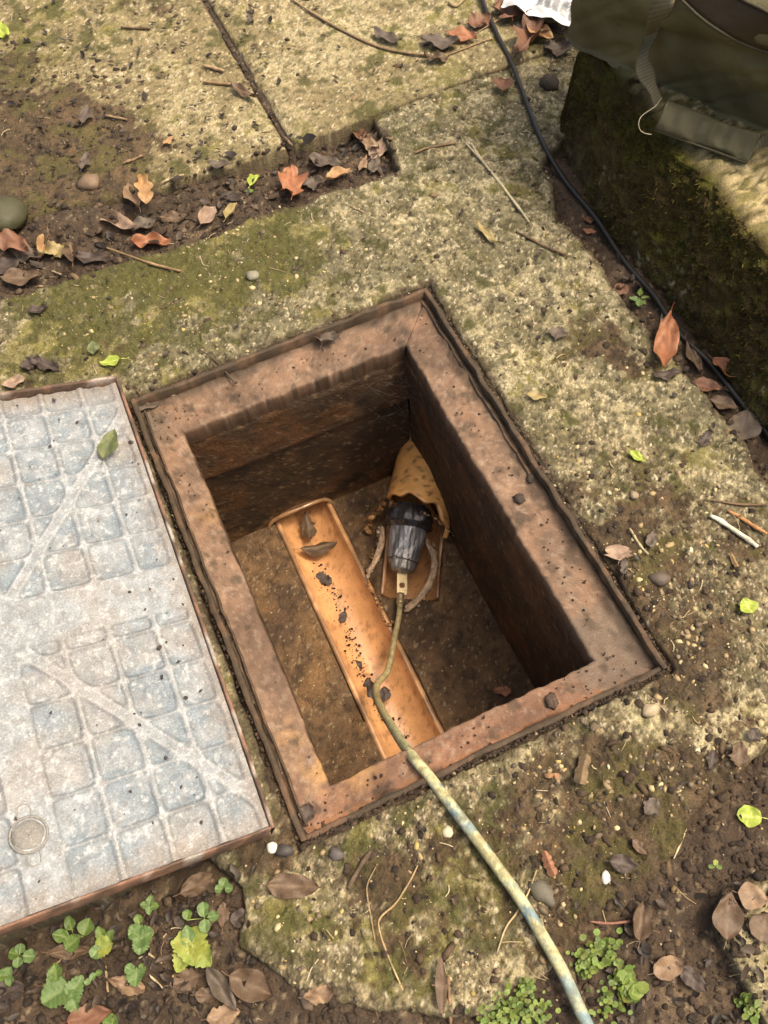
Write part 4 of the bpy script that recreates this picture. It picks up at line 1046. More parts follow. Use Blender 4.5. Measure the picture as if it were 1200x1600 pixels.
# ------------------------------------------------------------------ white plastic packet
def packet():
    c0 = [at(a, b, on(a, b)[2] + .03) for a, b in ((783, 6), (905, 52), (960, -30), (820, -60))]
    nu, nv = 60, 44; V = []; cc = []
    for i in range(nu):
        for j in range(nv):
            s, t = i / (nu - 1), j / (nv - 1)
            p = (1 - s) * (1 - t) * c0[0] + s * (1 - t) * c0[1] + s * t * c0[2] + (1 - s) * t * c0[3]
            p = p.copy(); n_ = (float(vn(s * 6, t * 5, 3)) - .5) * .022 + (float(vn(s * 14 + t * 6, t * 13, 4)) - .5) * .008
            p[2] += n_ + .012 * math.sin(math.pi * t) - .018 * (1 - min(1, t * 8)) * 0
            c = np.array([.62, .63, .63])
            if t > .16 and s > .38:
                c = np.array([.20, .21, .22])
                for (a, b, r1, r2) in ((.50, .44, .085, .13), (.66, .52, .075, .14), (.44, .72, .07, .14), (.83, .64, .06, .12)):
                    if ((s - a) / r1) ** 2 + ((t - b) / r2) ** 2 < 1: c = np.array([.68, .69, .69])
                if (s * 10 + t * 2.2) % 1 < .16 and t < .42: c = np.array([.52, .53, .53])
            V.append(p); cc.append(c)
    V = np.array(V); per = nu * nv; W = V.copy(); W[:, 2] -= .010 * np.array([math.sin(math.pi * (k // nv) / (nu - 1)) * math.sin(math.pi * (k % nv) / (nv - 1)) for k in range(per)]) + .0006
    G = grid_np(nu, nv); mb = MB(); mb.add(np.vstack([V, W]), np.vstack([G, G[:, ::-1] + per]).tolist(), cc + cc)
    pk = mb.build('plastic_packet', MT['packet']); tag(pk, 'crumpled white and black plastic packet beside the canvas bag', 'packet')
    tx_ = bpy.data.curves.new('letters', 'FONT'); tx_.body = 'INTE'; tx_.size = .016; tx_.extrude = .0003
    tmp = bpy.data.objects.new('tmp', tx_); C.objects.link(tmp); bpy.context.view_layer.update(); me = bpy.data.meshes.new_from_object(tmp.evaluated_get(bpy.context.evaluated_depsgraph_get())); bpy.data.objects.remove(tmp); to = bpy.data.objects.new('lettering', me); C.objects.link(to); me.materials.clear()
    i_, j_ = int(.66 * nu), int(.30 * nv); p = V[i_ * nv + j_]
    d = c0[1] - c0[0]; to.location = Vector(p + np.array([0, 0, .008])); to.rotation_euler = (0, 0, math.atan2(d[1], d[0])); to.data.materials.append(MT['web']); to.parent = pk
packet()

# ------------------------------------------------------------------ leaves
def leaf_geo(L, W, kind, seed, curl=.15, fold=.12, ruffle=.05, c1=(.3, .12, .05), c2=(.2, .09, .04), vein=(.1, .05, .03), nu=16, nv=9, stem=.25, twist=0):
    g = random.Random(seed); V = []; cc = []; c1 = np.array(c1); c2 = np.array(c2); vein = np.array(vein)
    ph = g.uniform(0, 6)
    for i in range(nu):
        t = i / (nu - 1)
        if kind == 'oval': w_ = math.sin(math.pi * min(1, t) ** .85) ** .75
        elif kind == 'narrow': w_ = math.sin(math.pi * t ** .8) ** 1.1
        elif kind == 'round': w_ = math.sqrt(max(0, 1 - (2 * t - 1) ** 2))
        elif kind == 'maple': w_ = (.45 + .55 * abs(math.sin(t * math.pi * 2.5 + .3))) * math.sin(math.pi * min(1, t * 1.02)) ** .45 if t < .98 else .02
        elif kind == 'torn': w_ = math.sin(math.pi * t) ** .6 * (.7 + .5 * g.random())
        elif kind == 'crenate': w_ = math.sin(math.pi * t ** .7) ** .6 * (1 + .10 * math.sin(t * 40))
        w_ = max(w_ * (1 + (.22 if kind in ('oval', 'maple') else .1) * (float(vn(t * 9, seed * .37, 17)) - .55)), .015) * W / 2
        for j in range(nv):
            s = -1 + 2 * j / (nv - 1)
            x = (t - .5) * L + (abs(s) * -.12 * L * (1 - t) if kind in ('maple',) else 0); y = s * w_ * (1 + .05 * math.sin(9 * t + ph + (s > 0)))
            z = fold * abs(y) * 2 + curl * L * (2 * t - 1) ** 2 + ruffle * L * math.sin(t * 11 + s * 3 + ph) * abs(s) + twist * y * (t - .5) * 20 * .5
            z += (float(vn(t * 5 + seed, s * 2.3, seed)) - .5) * ruffle * L * 1.6
            V.append((x, y, z))
            m = float(vn(t * 4 + seed * 1.3, s * 2 + 3, seed + 2)); c = c1 * (1 - m) + c2 * m
            if j == nv // 2: c = c * .4 + vein * .6
            elif (int(t * 24 - abs(s) * 4) % 4 == 0): c = c * .75 + vein * .25
            cc.append(c)
    F = [(i * nv + j, (i + 1) * nv + j, (i + 1) * nv + j + 1, i * nv + j + 1) for i in range(nu - 1) for j in range(nv - 1)]
    mb = MB(); mb.add(V, F, cc)
    if stem:
        p0 = np.array([-L / 2 + .01 * L, 0, curl * L]); pth = [p0, p0 + np.array([-.5 * stem * L, .05 * stem * L, -.1 * stem * L]), p0 + np.array([-stem * L, .15 * stem * L, -.02 * L])]
        tube(mb, spline(pth, 4), max(.0005, W * .018), vein, 5)
    return mb
PALS = {
 'orange': ((.37, .175, .09), (.26, .11, .055), (.22, .07, .03)), 'rust': ((.21, .11, .065), (.15, .075, .045), (.13, .05, .03)),
 'tan': ((.27, .185, .11), (.19, .125, .075), (.16, .10, .07)), 'pink': ((.33, .235, .165), (.23, .16, .11), (.18, .12, .10)),
 'brown': ((.115, .076, .045), (.085, .054, .032), (.18, .12, .075)), 'dark': ((.045, .032, .026), (.065, .047, .038), (.10, .075, .06)),
 'grey': ((.12, .095, .070), (.08, .062, .046), (.07, .05, .045)), 'green': ((.12, .19, .035), (.08, .14, .03), (.24, .30, .10)),
 'yellowgreen': ((.36, .44, .06), (.27, .36, .05), (.60, .62, .2)), 'yellow': ((.32, .27, .12), (.26, .20, .09), (.3, .2, .08)),
 'gold': ((.36, .20, .085), (.38, .26, .13), (.22, .11, .05)), 'olive': ((.085, .105, .045), (.15, .17, .06), (.06, .07, .03)),
 'mint': ((.13, .21, .065), (.09, .155, .045), (.26, .34, .15)), 'lime': ((.19, .26, .05), (.30, .32, .06), (.32, .36, .12)),
}
def place_leaf(px, py, Lpx, Wpx, ang, kind, pal, label, z=None, lift=.006, tilt=(0, 0), curl=.12, fold=.12, ruffle=.06, stem=.2, name='fallen_leaf', cat='leaf', seed=None, group=None, parent=None, twist=0, nu=16):
    """ang: direction stem->tip in the photograph, degrees, 0 = right, 90 = up"""
    p = on(px, py, lift) if z is None else at(px, py, z)
    q = at(px + 20 * math.cos(math.radians(ang)), py - 20 * math.sin(math.radians(ang)), p[2]) - p
    k = mpp(px, py, p[2]); seed = seed if seed is not None else int(px * 7 + py * 3)
    fs = np.linalg.norm(q) / (20 * k)
    c1, c2, vn_ = PALS[pal]
    mb = leaf_geo(Lpx * k * fs, Wpx * k, kind, seed, curl, fold, ruffle, c1, c2, vn_, stem=stem, twist=twist, nu=nu)
    o = mb.build(name, MT['green'] if pal in ('green', 'yellowgreen', 'mint', 'lime') else MT['leaf'], parent)
    # sit it so its lowest points touch
    zmin = min(v[2] for arr in mb.v for v in arr)
    o.rotation_euler = (math.radians(tilt[0]), math.radians(tilt[1]), math.atan2(q[1], q[0]))
    o.location = Vector(p) + Vector((0, 0, -zmin * .7))
    if label: tag(o, label, cat, group)
    return o

LEAVES = [
 # px, py, L, W, ang, kind, palette, label
 (455, 292, 60, 46, 95, 'maple', 'orange', 'large orange brown curled leaf in the middle of the soil gap', dict(tilt=(18, 5), curl=.1, ruffle=.1, fold=.3)),
 (530, 279, 44, 20, 35, 'oval', 'gold', 'small tan orange leaf right of the large orange leaf in the soil gap', dict(fold=.5)),
 (490, 292, 36, 26, 20, 'torn', 'grey', 'crumpled grey brown leaf touching the large orange leaf', dict(ruffle=.1)),
 (562, 220, 36, 20, 110, 'oval', 'rust', 'brown leaf standing at the far right corner of the soil gap', dict(fold=.5, tilt=(0, 20))),
 (592, 240, 44, 26, 60, 'oval', 'pink', 'pinkish pale leaf at the right end of the soil gap', dict(ruffle=.08)),
 (578, 232, 40, 22, 140, 'torn', 'tan', 'tan torn leaf under the pinkish leaf at the end of the soil gap', dict(ruffle=.1)),
 (568, 262, 34, 12, 70, 'narrow', 'tan', 'thin pale leaf sliver leaning in the right end of the soil gap', {}),
 (585, 262, 34, 18, 75, 'oval', 'grey', 'dull grey leaf low at the right end of the soil gap', {}),
 (510, 258, 52, 24, 0, 'oval', 'grey', 'flat grey brown leaf lying across the middle of the soil gap', {}),
 (399, 289, 26, 16, 60, 'oval', 'yellowgreen', 'bright yellow green curled leaf in the dark soil gap', dict(fold=.6)),
 (392, 303, 14, 8, 20, 'oval', 'green', 'tiny green leaf just below the bright yellow green curled leaf', {}),
 (326, 344, 42, 24, 60, 'oval', 'pink', 'brown pointed leaf standing at the edge of the mossy concrete', dict(fold=.5, tilt=(15, 0))),
 (363, 336, 36, 16, 65, 'oval', 'yellow', 'small olive yellow leaf right of the brown pointed leaf', dict(fold=.6)),
 (226, 300, 40, 30, 100, 'maple', 'gold', 'golden tan leaf sticking up beside the slab edge', dict(tilt=(15, -10), fold=.4)),
 (212, 314, 52, 26, 115, 'oval', 'tan', 'long folded brown leaf below the golden tan leaf', dict(fold=.5)),
 (180, 352, 72, 26, -12, 'oval', 'pink', 'long pale pink dead leaf lying along the soil gap', dict(fold=.3, ruffle=.06)),
 (228, 357, 50, 24, 25, 'oval', 'grey', 'grey leaf just right of the long pale pink leaf', dict(fold=.3)),
 (240, 386, 60, 24, 12, 'oval', 'orange', 'pink orange leaf at the edge of the moss under the grey leaf', dict(fold=.4, ruffle=.1)),
 (210, 338, 44, 20, 8, 'torn', 'dark', 'dark wet leaf above the long pale pink leaf', {}),
 (72, 384, 54, 14, 75, 'narrow', 'gold', 'narrow orange leaf standing upright at the left end of the soil gap', dict(fold=.7, tilt=(10, -15))),
 (22, 385, 54, 34, -20, 'oval', 'rust', 'rusty red leaf at the left end of the soil gap', dict(ruffle=.1)),
 (42, 402, 50, 24, -10, 'torn', 'grey', 'grey curled leaf under the rusty red leaf', dict(ruffle=.1)),
 (88, 398, 46, 24, 20, 'torn', 'yellow', 'pale curled leaf right of the narrow orange leaf', dict(ruffle=.14)),
 (116, 402, 40, 22, 100, 'oval', 'brown', 'brown folded leaf between the pale curled leaf and the purple leaf', dict(fold=.6)),
 (146, 408, 52, 22, 8, 'oval', 'dark', 'purple black leaf at the edge of the mossy concrete', {}),
 (38, 440, 60, 30, 15, 'oval', 'brown', 'broad brown leaf lowest at the left end of the soil gap', {}),
 (15, 420, 50, 28, 40, 'oval', 'dark', 'dark brown leaf cut by the left edge of the picture', {}),
 (275, 345, 46, 22, 15, 'oval', 'brown', 'dull brown leaf flat in the soil left of the pointed leaf', {}),
 (345, 262, 36, 16, 10, 'oval', 'grey', 'flat grey leaf against the slab edge in the soil gap', {}),
 (136, 186, 34, 18, 80, 'oval', 'grey', 'pale grey leaf fragment on the soil covered slab', {}),
 (135, 258, 34, 16, 80, 'torn', 'grey', 'mottled leaf fragment near the dark stone on the slab', {}),
 (265, 225, 22, 10, 50, 'oval', 'gold', 'small orange brown chip of leaf on the slab', {}),
 (382, 150, 40, 14, -20, 'oval', 'brown', 'brown pointed leaf beside the joint between the slabs', {}),
 (2, 52, 34, 20, -40, 'oval', 'yellowgreen', 'bright green leaf cut by the left edge at the top', {}),
 (722, 61, 46, 26, 0, 'oval', 'orange', 'flat oval bright orange leaf near the black cable', dict(curl=.05, fold=.1)),
 (688, 72, 62, 30, 5, 'torn', 'grey', 'broad grey leaf partly under the flat orange leaf', {}),
 (682, 96, 40, 20, 10, 'torn', 'brown', 'dark crumpled leaf below the end of the long twig', dict(ruffle=.12)),
 (606, 64, 44, 20, -12, 'oval', 'grey', 'grey oval leaf above the long twig', {}),
 (748, 40, 40, 30, 30, 'torn', 'rust', 'crumpled reddish leaf just left of the cable', dict(ruffle=.1)),
 (790, 20, 46, 40, 110, 'maple', 'rust', 'brown lobed leaf between the cable and the white packet', dict(ruffle=.1)),
 (822, 68, 50, 40, 240, 'maple', 'rust', 'brown lobed leaf below the white packet', dict(ruffle=.08, fold=.3)),
 (842, 60, 46, 24, -15, 'oval', 'gold', 'orange leaf lying on the brown lobed leaf near the packet', dict(fold=.4)),
 (872, 82, 50, 30, 10, 'torn', 'grey', 'dark grey leaf beside the left side of the bag', {}),
 (892, 62, 26, 16, 60, 'oval', 'tan', 'small pale tan leaf touching the side of the bag', {}),
 (786, 140, 22, 30, 80, 'oval', 'rust', 'small brown leaf on the mossy concrete left of the cable', dict(fold=.4)),
 (850, 50, 60, 22, -15, 'torn', 'dark', 'dark leaf in the shade under the packet edge', {}),
 (762, 372, 46, 14, -35, 'narrow', 'yellow', 'straw yellow leaf sliver on the concrete below the long pale stick', {}),
 (922, 348, 26, 14, 20, 'torn', 'rust', 'small red brown leaf lying against the cable', {}),
 (920, 366, 22, 9, 5, 'oval', 'orange', 'small orange leaf scrap beside the cable', {}),
 (970, 456, 26, 22, 10, 'round', 'rust', 'round orange brown leaf next to the green seedling', dict(stem=0, curl=.05, fold=0)),
 (1038, 544, 76, 34, -95, 'oval', 'orange', 'large bright orange torn leaf beside the cable', dict(ruffle=.07, fold=.25)),
 (1130, 590, 56, 26, -12, 'oval', 'orange', 'orange brown curled leaf lying over the cable', dict(lift=.014, fold=.5)),
 (1102, 609, 48, 24, 0, 'oval', 'rust', 'reddish brown leaf left of the leaf over the cable', dict(fold=.3)),
 (1128, 636, 48, 24, -5, 'oval', 'brown', 'brown leaf between the reddish leaf and the broad grey brown leaf', dict(fold=.3)),
 (1158, 672, 62, 44, 75, 'oval', 'grey', 'broad grey brown leaf with its tip pointing down beside the cable', dict(fold=.25, stem=.3)),
 (1082, 564, 48, 18, -55, 'oval', 'brown', 'narrow dull leaf just right of the large bright orange leaf', {}),
 (1040, 590, 50, 18, 20, 'torn', 'dark', 'dark decayed leaf below the large bright orange leaf', {}),
 (838, 623, 34, 14, 5, 'oval', 'yellow', 'small yellow green leaf on the concrete right of the frame', {}),
 (994, 717, 30, 14, -25, 'oval', 'yellowgreen', 'small light green leaf on the stony concrete', {}),
 (1166, 950, 30, 28, 110, 'oval', 'yellowgreen', 'bright green leaf with a stem on the dark soil right of the frame', {}),
 (1168, 1277, 36, 28, 170, 'round', 'yellowgreen', 'bright lime round leaf with a long stem at the right edge', dict(curl=.05, stem=.5)),
 (175, 569, 36, 20, 180, 'oval', 'yellowgreen', 'lime green leaf on the mossy concrete above the cover', dict(stem=.4)),
 (24, 601, 40, 20, 190, 'oval', 'pink', 'pinkish brown leaf by the far edge of the cover', {}),
 (148, 548, 26, 18, 100, 'oval', 'olive', 'dark green glossy leaf on the concrete above the cover', {}),
 (460, 1386, 78, 36, 0, 'oval', 'brown', 'large brown oval leaf with a stem on the concrete below the frame', dict(curl=.06, fold=.08)),
 (973, 1351, 50, 26, -5, 'oval', 'dark', 'black wet leaf on the brown soil right of the hose', {}),
 (998, 1325, 34, 16, -40, 'oval', 'brown', 'dark brown leaf touching the black wet leaf', {}),
 (1000, 1440, 66, 26, 80, 'oval', 'brown', 'purplish brown leaf standing in the mud right of the clover', dict(fold=.4)),
 (1042, 1512, 56, 30, 20, 'oval', 'tan', 'curled pinkish leaf in the mud right of the clover', dict(fold=.3)),
 (1080, 1530, 60, 24, -40, 'oval', 'dark', 'dark wet leaf right of the curled pinkish leaf', {}),
 (1134, 1432, 80, 38, 78, 'oval', 'brown', 'large brown leaf lying on the edge of the pale slab corner', dict(fold=.15)),
 (1172, 1402, 56, 34, -10, 'oval', 'tan', 'tan brown leaf at the top of the pale slab corner', {}),
 (1190, 1450, 50, 40, 70, 'oval', 'brown', 'brown leaf at the right edge on the pale slab corner', {}),
 (1016, 1262, 36, 22, 50, 'torn', 'grey', 'grey torn leaf scrap stuck in the brown soil', {}),
 (964, 868, 30, 44, 90, 'torn', 'pink', 'bleached papery leaf scrap near the right side of the frame', dict(ruffle=.1)),
 (1016, 846, 36, 16, 80, 'narrow', 'grey', 'small grey violet leaf near the bleached papery scrap', {}),
 (974, 888, 30, 14, 80, 'torn', 'grey', 'grey leaf tip below the bleached papery scrap', {}),
 (1152, 1182, 46, 26, 80, 'torn', 'brown', 'brown crumpled leaf on the pale lichen patch at the right', {}),
 (1110, 1190, 36, 16, 80, 'torn', 'dark', 'dark leaf fragment left of the crumpled leaf on pale lichen', {}),
 (480, 1270, 30, 26, 80, 'torn', 'dark', 'black leaf stuck on the near left corner of the frame', dict(z=-.016)),
 (510, 526, 34, 36, 70, 'torn', 'grey', 'grey crumpled leaf on the far ledge of the frame', dict(z=-.012, ruffle=.12)),
 (232, 636, 50, 12, 15, 'narrow', 'grey', 'thin dark leaf strip on the far left corner of the frame', dict(z=-.016)),
 (172, 697, 50, 30, 70, 'oval', 'olive', 'folded olive green leaf lying on the cover', dict(z=.075, fold=.3, ruffle=.06)),
 (785, 1080, 28, 16, -5, 'torn', 'orange', 'orange chip of leaf on the chamber floor near the right corner', dict(z=ZB + .004)),
 (500, 858, 58, 22, 10, 'oval', 'brown', 'brown curled leaf lying across the clay channel', dict(z=ZB - .015, fold=-.5, curl=.05)),
 (482, 826, 42, 22, 100, 'torn', 'brown', 'brown leaf in the mouth of the clay channel', dict(z=ZB - .018, fold=-.3)),
 (506, 905, 28, 20, 150, 'torn', 'dark', 'black leaf scrap near the top of the clay channel', dict(z=ZB - .036, curl=.02, fold=0)),
 (578, 1082, 46, 24, 100, 'torn', 'dark', 'large black leaf scrap under the bend of the hose', dict(z=ZB - .036, curl=.02, fold=0)),
 (556, 1042, 24, 18, 40, 'torn', 'dark', 'black wet scrap in the clay channel above the hose bend', dict(z=ZB - .037, curl=.02, fold=0)),
 (602, 1084, 24, 18, 100, 'torn', 'dark', 'dark scrap right of the hose bend', dict(z=ZB - .030, curl=.02, fold=0)),
 (536, 965, 20, 14, 70, 'torn', 'dark', 'small black scrap halfway along the clay channel', dict(z=ZB - .037, curl=.02, fold=0)),
 # lower left litter
 (395, 1540, 72, 40, -25, 'oval', 'brown', 'large purplish brown leaf right of the frilly green plant', dict(fold=.25)),
 (350, 1545, 80, 24, -60, 'oval', 'grey', 'long dark folded leaf between the frilly plant and the purplish leaf', dict(fold=.4)),
 (292, 1532, 46, 28, 20, 'torn', 'brown', 'flat brown leaf piece under the frilly green plant', {}),
 (325, 1555, 34, 22, 0, 'torn', 'brown', 'square brown leaf piece low beside the long dark leaf', {}),
 (352, 1586, 50, 26, 15, 'torn', 'tan', 'tan brown leaf at the bottom edge near the concrete', {}),
 (145, 1588, 62, 30, 15, 'oval', 'rust', 'reddish brown leaf at the bottom edge beside the small green sprout', {}),
 (115, 1487, 60, 20, 5, 'oval', 'brown', 'dull brown leaf between the seedlings and the large green leaves', {}),
 (312, 1382, 60, 28, 35, 'oval', 'brown', 'brown leaf tucked at the near edge of the cover', {}),
 (205, 1540, 52, 22, -20, 'torn', 'tan', 'tan torn leaf among the small green plants', dict(ruffle=.12)),
 (350, 1430, 44, 18, 95, 'torn', 'brown', 'upright brown leaf scrap at the edge of the concrete', {}),
 (378, 1435, 32, 26, 20, 'oval', 'dark', 'dark rounded leaf on the concrete edge', {}),
 (10, 1545, 60, 28, 10, 'oval', 'dark', 'dark leaf in the shade at the lower left corner', {}),
 (500, 1555, 46, 24, 10, 'torn', 'tan', 'pale brown crumpled leaf at the lower edge of the concrete', dict(ruffle=.14)),
 (690, 1540, 22, 70, 0, 'narrow', 'brown', 'long brown husk standing at the lower edge of the concrete', {}),
 (75, 575, 40, 24, -10, 'torn', 'dark', 'dark bark like leaf left of the lime green leaf', {}),
 (50, 572, 34, 22, 40, 'torn', 'dark', 'dark leaf piece at the left on the concrete above the cover', {}),
 (62, 488, 30, 16, 20, 'torn', 'dark', 'dark curled scrap on the mossy concrete at the left', {}),
 (1100, 690, 34, 16, 60, 'torn', 'dark', 'dark scrap in the soil left of the broad grey brown leaf', {}),
 (1176, 1150, 26, 20, 60, 'torn', 'dark', 'dark scrap near the right edge above the lichen patch', {}),
 (870, 525, 30, 22, 0, 'torn', 'grey', 'grey crumbling scrap on the soil patch above the frame corner', {}),
 (1150, 530, 20, 14, 0, 'torn', 'dark', 'tiny dark scrap on the mossy step foot', {}),
]
for i, Lf in enumerate(LEAVES[:-1]):
    px, py, L, W, a, kind, pal, lab, kw = Lf
    place_leaf(px, py, L, W, a, kind, pal, lab, **kw)

# loose leaf litter and chips nobody could count
def litter(name, regions, n, pals, lab, size=(8, 26), mat=None, seed=1, inside=None):
    g = np.random.default_rng(seed); V = []; F = []; cc = []; k = 0
    tot = sum(r[4] for r in regions)
    for _ in range(n):
        r = regions[int(np.searchsorted(np.cumsum([q[4] for q in regions]) / tot, g.random()))]
        px, py = g.uniform(r[0], r[1]), g.uniform(r[2], r[3]); p = on(px, py, .003)
        if inside is not None and not inside(p): continue
        s = g.uniform(*size) * mpp(px, py) ; w_ = s * g.uniform(.25, .6); a = g.uniform(0, 6.28)
        pal = PALS[pals[g.integers(len(pals))]]; col = np.array(pal[g.integers(2)]) * g.uniform(.25, .70)
        ts = [(-.5, 0), (-.25, .42), (.1, .5), (.5, .05), (.2, -.45), (-.2, -.5)]
        tl = g.normal(0, .25, 2); off = len(V)
        V.append((p[0], p[1], p[2] + .002)); cc.append(col * .7)
        for (tx_, ty_) in ts:
            tx_ += g.normal(0, .06); ty_ += g.normal(0, .08); X_ = tx_ * s; Y_ = ty_ * w_; Z_ = tl[0] * X_ + tl[1] * Y_ + abs(g.normal(0, .10)) * s
            V.append((p[0] + X_ * math.cos(a) - Y_ * math.sin(a), p[1] + X_ * math.sin(a) + Y_ * math.cos(a), p[2] + Z_ + .003)); cc.append(col * g.uniform(.75, 1.25))
        for j in range(6): F.append((off, off + 1 + j, off + 1 + (j + 1) % 6))
    o = mesh_np(name, V, F, mat or MT['leaf'], None, np.array(cc), True); tag(o, lab, kind='stuff'); return o
def in_soil(p): return bool(_SM[min(max(int((p[0] - GX0) / GS), 0), _SM.shape[0] - 1), min(max(int((p[1] - GY0) / GS), 0), _SM.shape[1] - 1)]) and p[1] < .84
litter('leaf_litter', [(0, 360, 330, 450, 2), (250, 620, 215, 330, 1.7), (0, 400, 1350, 1600, 4), (860, 1200, 380, 760, 1.2), (950, 1200, 1380, 1600, 1.2), (660, 900, -20, 100, .5)], 620,
       ['brown', 'dark', 'brown', 'grey', 'brown', 'dark'], 'small broken dead leaf pieces in the soil gaps', (7, 24), seed=4, inside=lambda p: in_soil(p) and not (p[0] < -.28 and p[1] < .40 and p[1] > -.34))
litter('leaf_scraps', [(0, 1200, 0, 1600, 1), (0, 420, 0, 330, .35)], 800, ['brown', 'dark', 'grey', 'tan', 'dark'], 'scattered tiny leaf scraps on the concrete', (4, 12), seed=9,
       inside=lambda p: not in_soil(p) and p[0] < .6 and not (abs(p[0]) < .28 and abs(p[1]) < .39) and not (p[0] < -.28 and -.34 < p[1] < .40))

# soil crumbs, aggregate pebbles
def scatter(name, n, dens, size, cols, probs, lab, mat, seed, lift=0., xr=(-.75, 1.1), yr=(-.8, 1.6), sub=1, flat=(.5, .9), smooth=False, rough=.35, elong=(.6, 1.4)):
    g = np.random.default_rng(seed); x = g.uniform(*xr, n * 6); y = g.uniform(*yr, n * 6)
    # keep what the photograph shows, with a margin
    Q = (np.stack([x, y, 0 * x], 1) - CAM) @ RC.T; px = 600 + FPX * Q[:, 0] / Q[:, 2]; py = 800 + FPX * Q[:, 1] / Q[:, 2]
    vis = (px > -150) & (px < 1350) & (py > -120) & (py < 1750)
    pit = (np.abs(x) < .262) & (np.abs(y) < .372); cov = (x < -.27) & (y > -.37) & (y < .40); stp = (x > .60) & (y < .62)
    d = dens(x, y); k = vis & ~pit & ~cov & ~stp & (g.random(len(x)) < d); x = x[k][:n]; y = y[k][:n]
    r = size[0] + (size[1] - size[0]) * g.random(len(x)) ** 2.5; z = surf_z(x, y) + lift * r
    ci = g.choice(len(cols), len(x), p=np.array(probs) / sum(probs))
    o = blob_batch(name, np.stack([x, y, z], 1), r, np.array(cols)[ci] * g.uniform(.75, 1.2, (len(x), 1)), mat, sub, flat, rough, smooth=smooth, elong=elong); tag(o, lab, kind='stuff'); return o
def d_soil(x, y):
    s = sdfA(x, y) > 0; s &= ~((y > .83) & (poly_sdf(x, y, SLAB_A) < 0)) & ~(poly_sdf(x, y, SLAB_B) < 0)
    return np.where(s, .9, np.clip(blobs(x, y, SOILB), 0, 1) * .22 + .012)
scatter('soil_crumbs', 15000, d_soil, (.0009, .0075), [(.060, .040, .025), (.035, .024, .016), (.10, .068, .042), (.16, .12, .08)], (5, 4, 2, .3), 'loose crumbs of dark soil', MT['soil'], 31, -.1, rough=.6)
def d_agg(x, y): return np.where(sdfA(x, y) < -.004, np.clip(blobs(x, y, AGG), 0, 1) * .95 * sst(.35, .6, fbm(x, y, .07, 3, 77)) + .02, .01)
scatter('pebbles', 9000, d_agg, (.0010, .0050), [(.42, .35, .19), (.30, .225, .115), (.19, .145, .085), (.50, .45, .31), (.12, .09, .055), (.36, .27, .09), (.09, .07, .05)], (4, 4, 5, .7, 5, 1, 4), 'small rounded pebbles exposed in the worn concrete', MT['stone'], 41, -.12, smooth=False, rough=.55, flat=(.35, .7), elong=(.6, 1.6))
scatter('sand_grains', 9000, lambda x, y: np.where(sdfA(x, y) < 0, .35, .12), (.0005, .0015), [(.46, .39, .24), (.34, .27, .15), (.50, .46, .34), (.09, .065, .04), (.05, .035, .025)], (3, 3, 1.5, 3, 3), 'fine grains of sand and grit on the concrete', MT['stone'], 51, .2)
def d_frame(x, y): return np.where((x > HX0 - .012) & (x < HX1 + .012) & (y > HY0 - .012) & (y < HY1 + .012), 1, 0)
# soil packed in the groove round the frame and crumbs on its ledge
g = np.random.default_rng(61); P = []; Rr = []; cs = []
for k in range(3600):
    side = g.integers(4); t = g.random()
    if g.random() < .80: off = abs(g.normal(0, .006)); 
    else: off = g.uniform(0, .07)
    oo = off - .004
    if side == 0: p = (HX0 + oo, HY0 + t * (HY1 - HY0))
    elif side == 1: p = (HX1 - oo, HY0 + t * (HY1 - HY0))
    elif side == 2: p = (HX0 + t * (HX1 - HX0), HY1 - oo)
    else: p = (HX0 + t * (HX1 - HX0), HY0 + oo)
    if IX0 - .004 < p[0] < IX1 + .004 and IY0 - .004 < p[1] < IY1 + .004: continue
    dens = float(fbm(np.array([p[0]]), np.array([p[1]]), .05, 3, 88)[0])
    if dens < .44 and off > .006: continue
    r_ = g.uniform(.0006, .0030) if off < .012 else g.uniform(.0005, .0022)
    P.append((p[0], p[1], (-.0215 if off > .005 else -.008 if off > .004 else -.004) + r_ * .2)); Rr.append(r_); cs.append([(.055, .036, .022), (.035, .023, .015), (.10, .062, .036), (.40, .32, .2)][g.choice(4, p=[.46, .33, .19, .02])])
fc = blob_batch('frame_crumbs', P, Rr, cs, MT['soil'], 1, rough=.6); tag(fc, 'crumbs of soil packed around the frame and on its ledge', kind='stuff')
# dark specks on the cover
P = []; Rr = []; cs = []
for k in range(260):
    uu, vv = g.uniform(-.45, -.01), g.uniform(.01, CL - .01)
    q = cov_o + EX * uu + EY * vv + EZ * -.0035; P.append(q); Rr.append(.0006 + .0026 * g.random() ** 4); cs.append((.07, .06, .055))
for px, py, r_ in ((205, 691, .0042), (207, 723, .0022), (216, 725, .002), (84, 625, .0035), (78, 697, .003), (271, 905, .0024), (202, 925, .003), (249, 1012, .0055), (253, 1058, .0032), (290, 1090, .003), (218, 1133, .003), (302, 930, .004)):
    u_ = RC.T @ np.array([(px - 600) / FPX, (py - 800) / FPX, 1.0]); s_ = np.dot(cov_o - EZ * .003 - CAM, EZ) / np.dot(u_, EZ); P.append(CAM + s_ * u_); Rr.append(r_); cs.append((.06, .05, .045))
sp = blob_batch('dirt_specks', P, Rr, cs, MT['soil'], 1, (.4, .7), .5); tag(sp, 'dark specks of dirt on the cover', kind='stuff')

scatter('bark_chips', 700, lambda x, y: np.where(((x > .555) & (x < .625) & (y < .6)) | ((y > .68) & (y < .82) & (x < .36)) | ((y < -.45) & (x > -.2)), .9, .03), (.0020, .0062), [(.075, .05, .03), (.045, .03, .02), (.13, .09, .05), (.20, .14, .08)], (4, 4, 2, 1), 'broken bark chips and dark crumbs in the gaps', MT['twig'], 71, .1, rough=.5, elong=(1.0, 2.6), flat=(.25, .5))

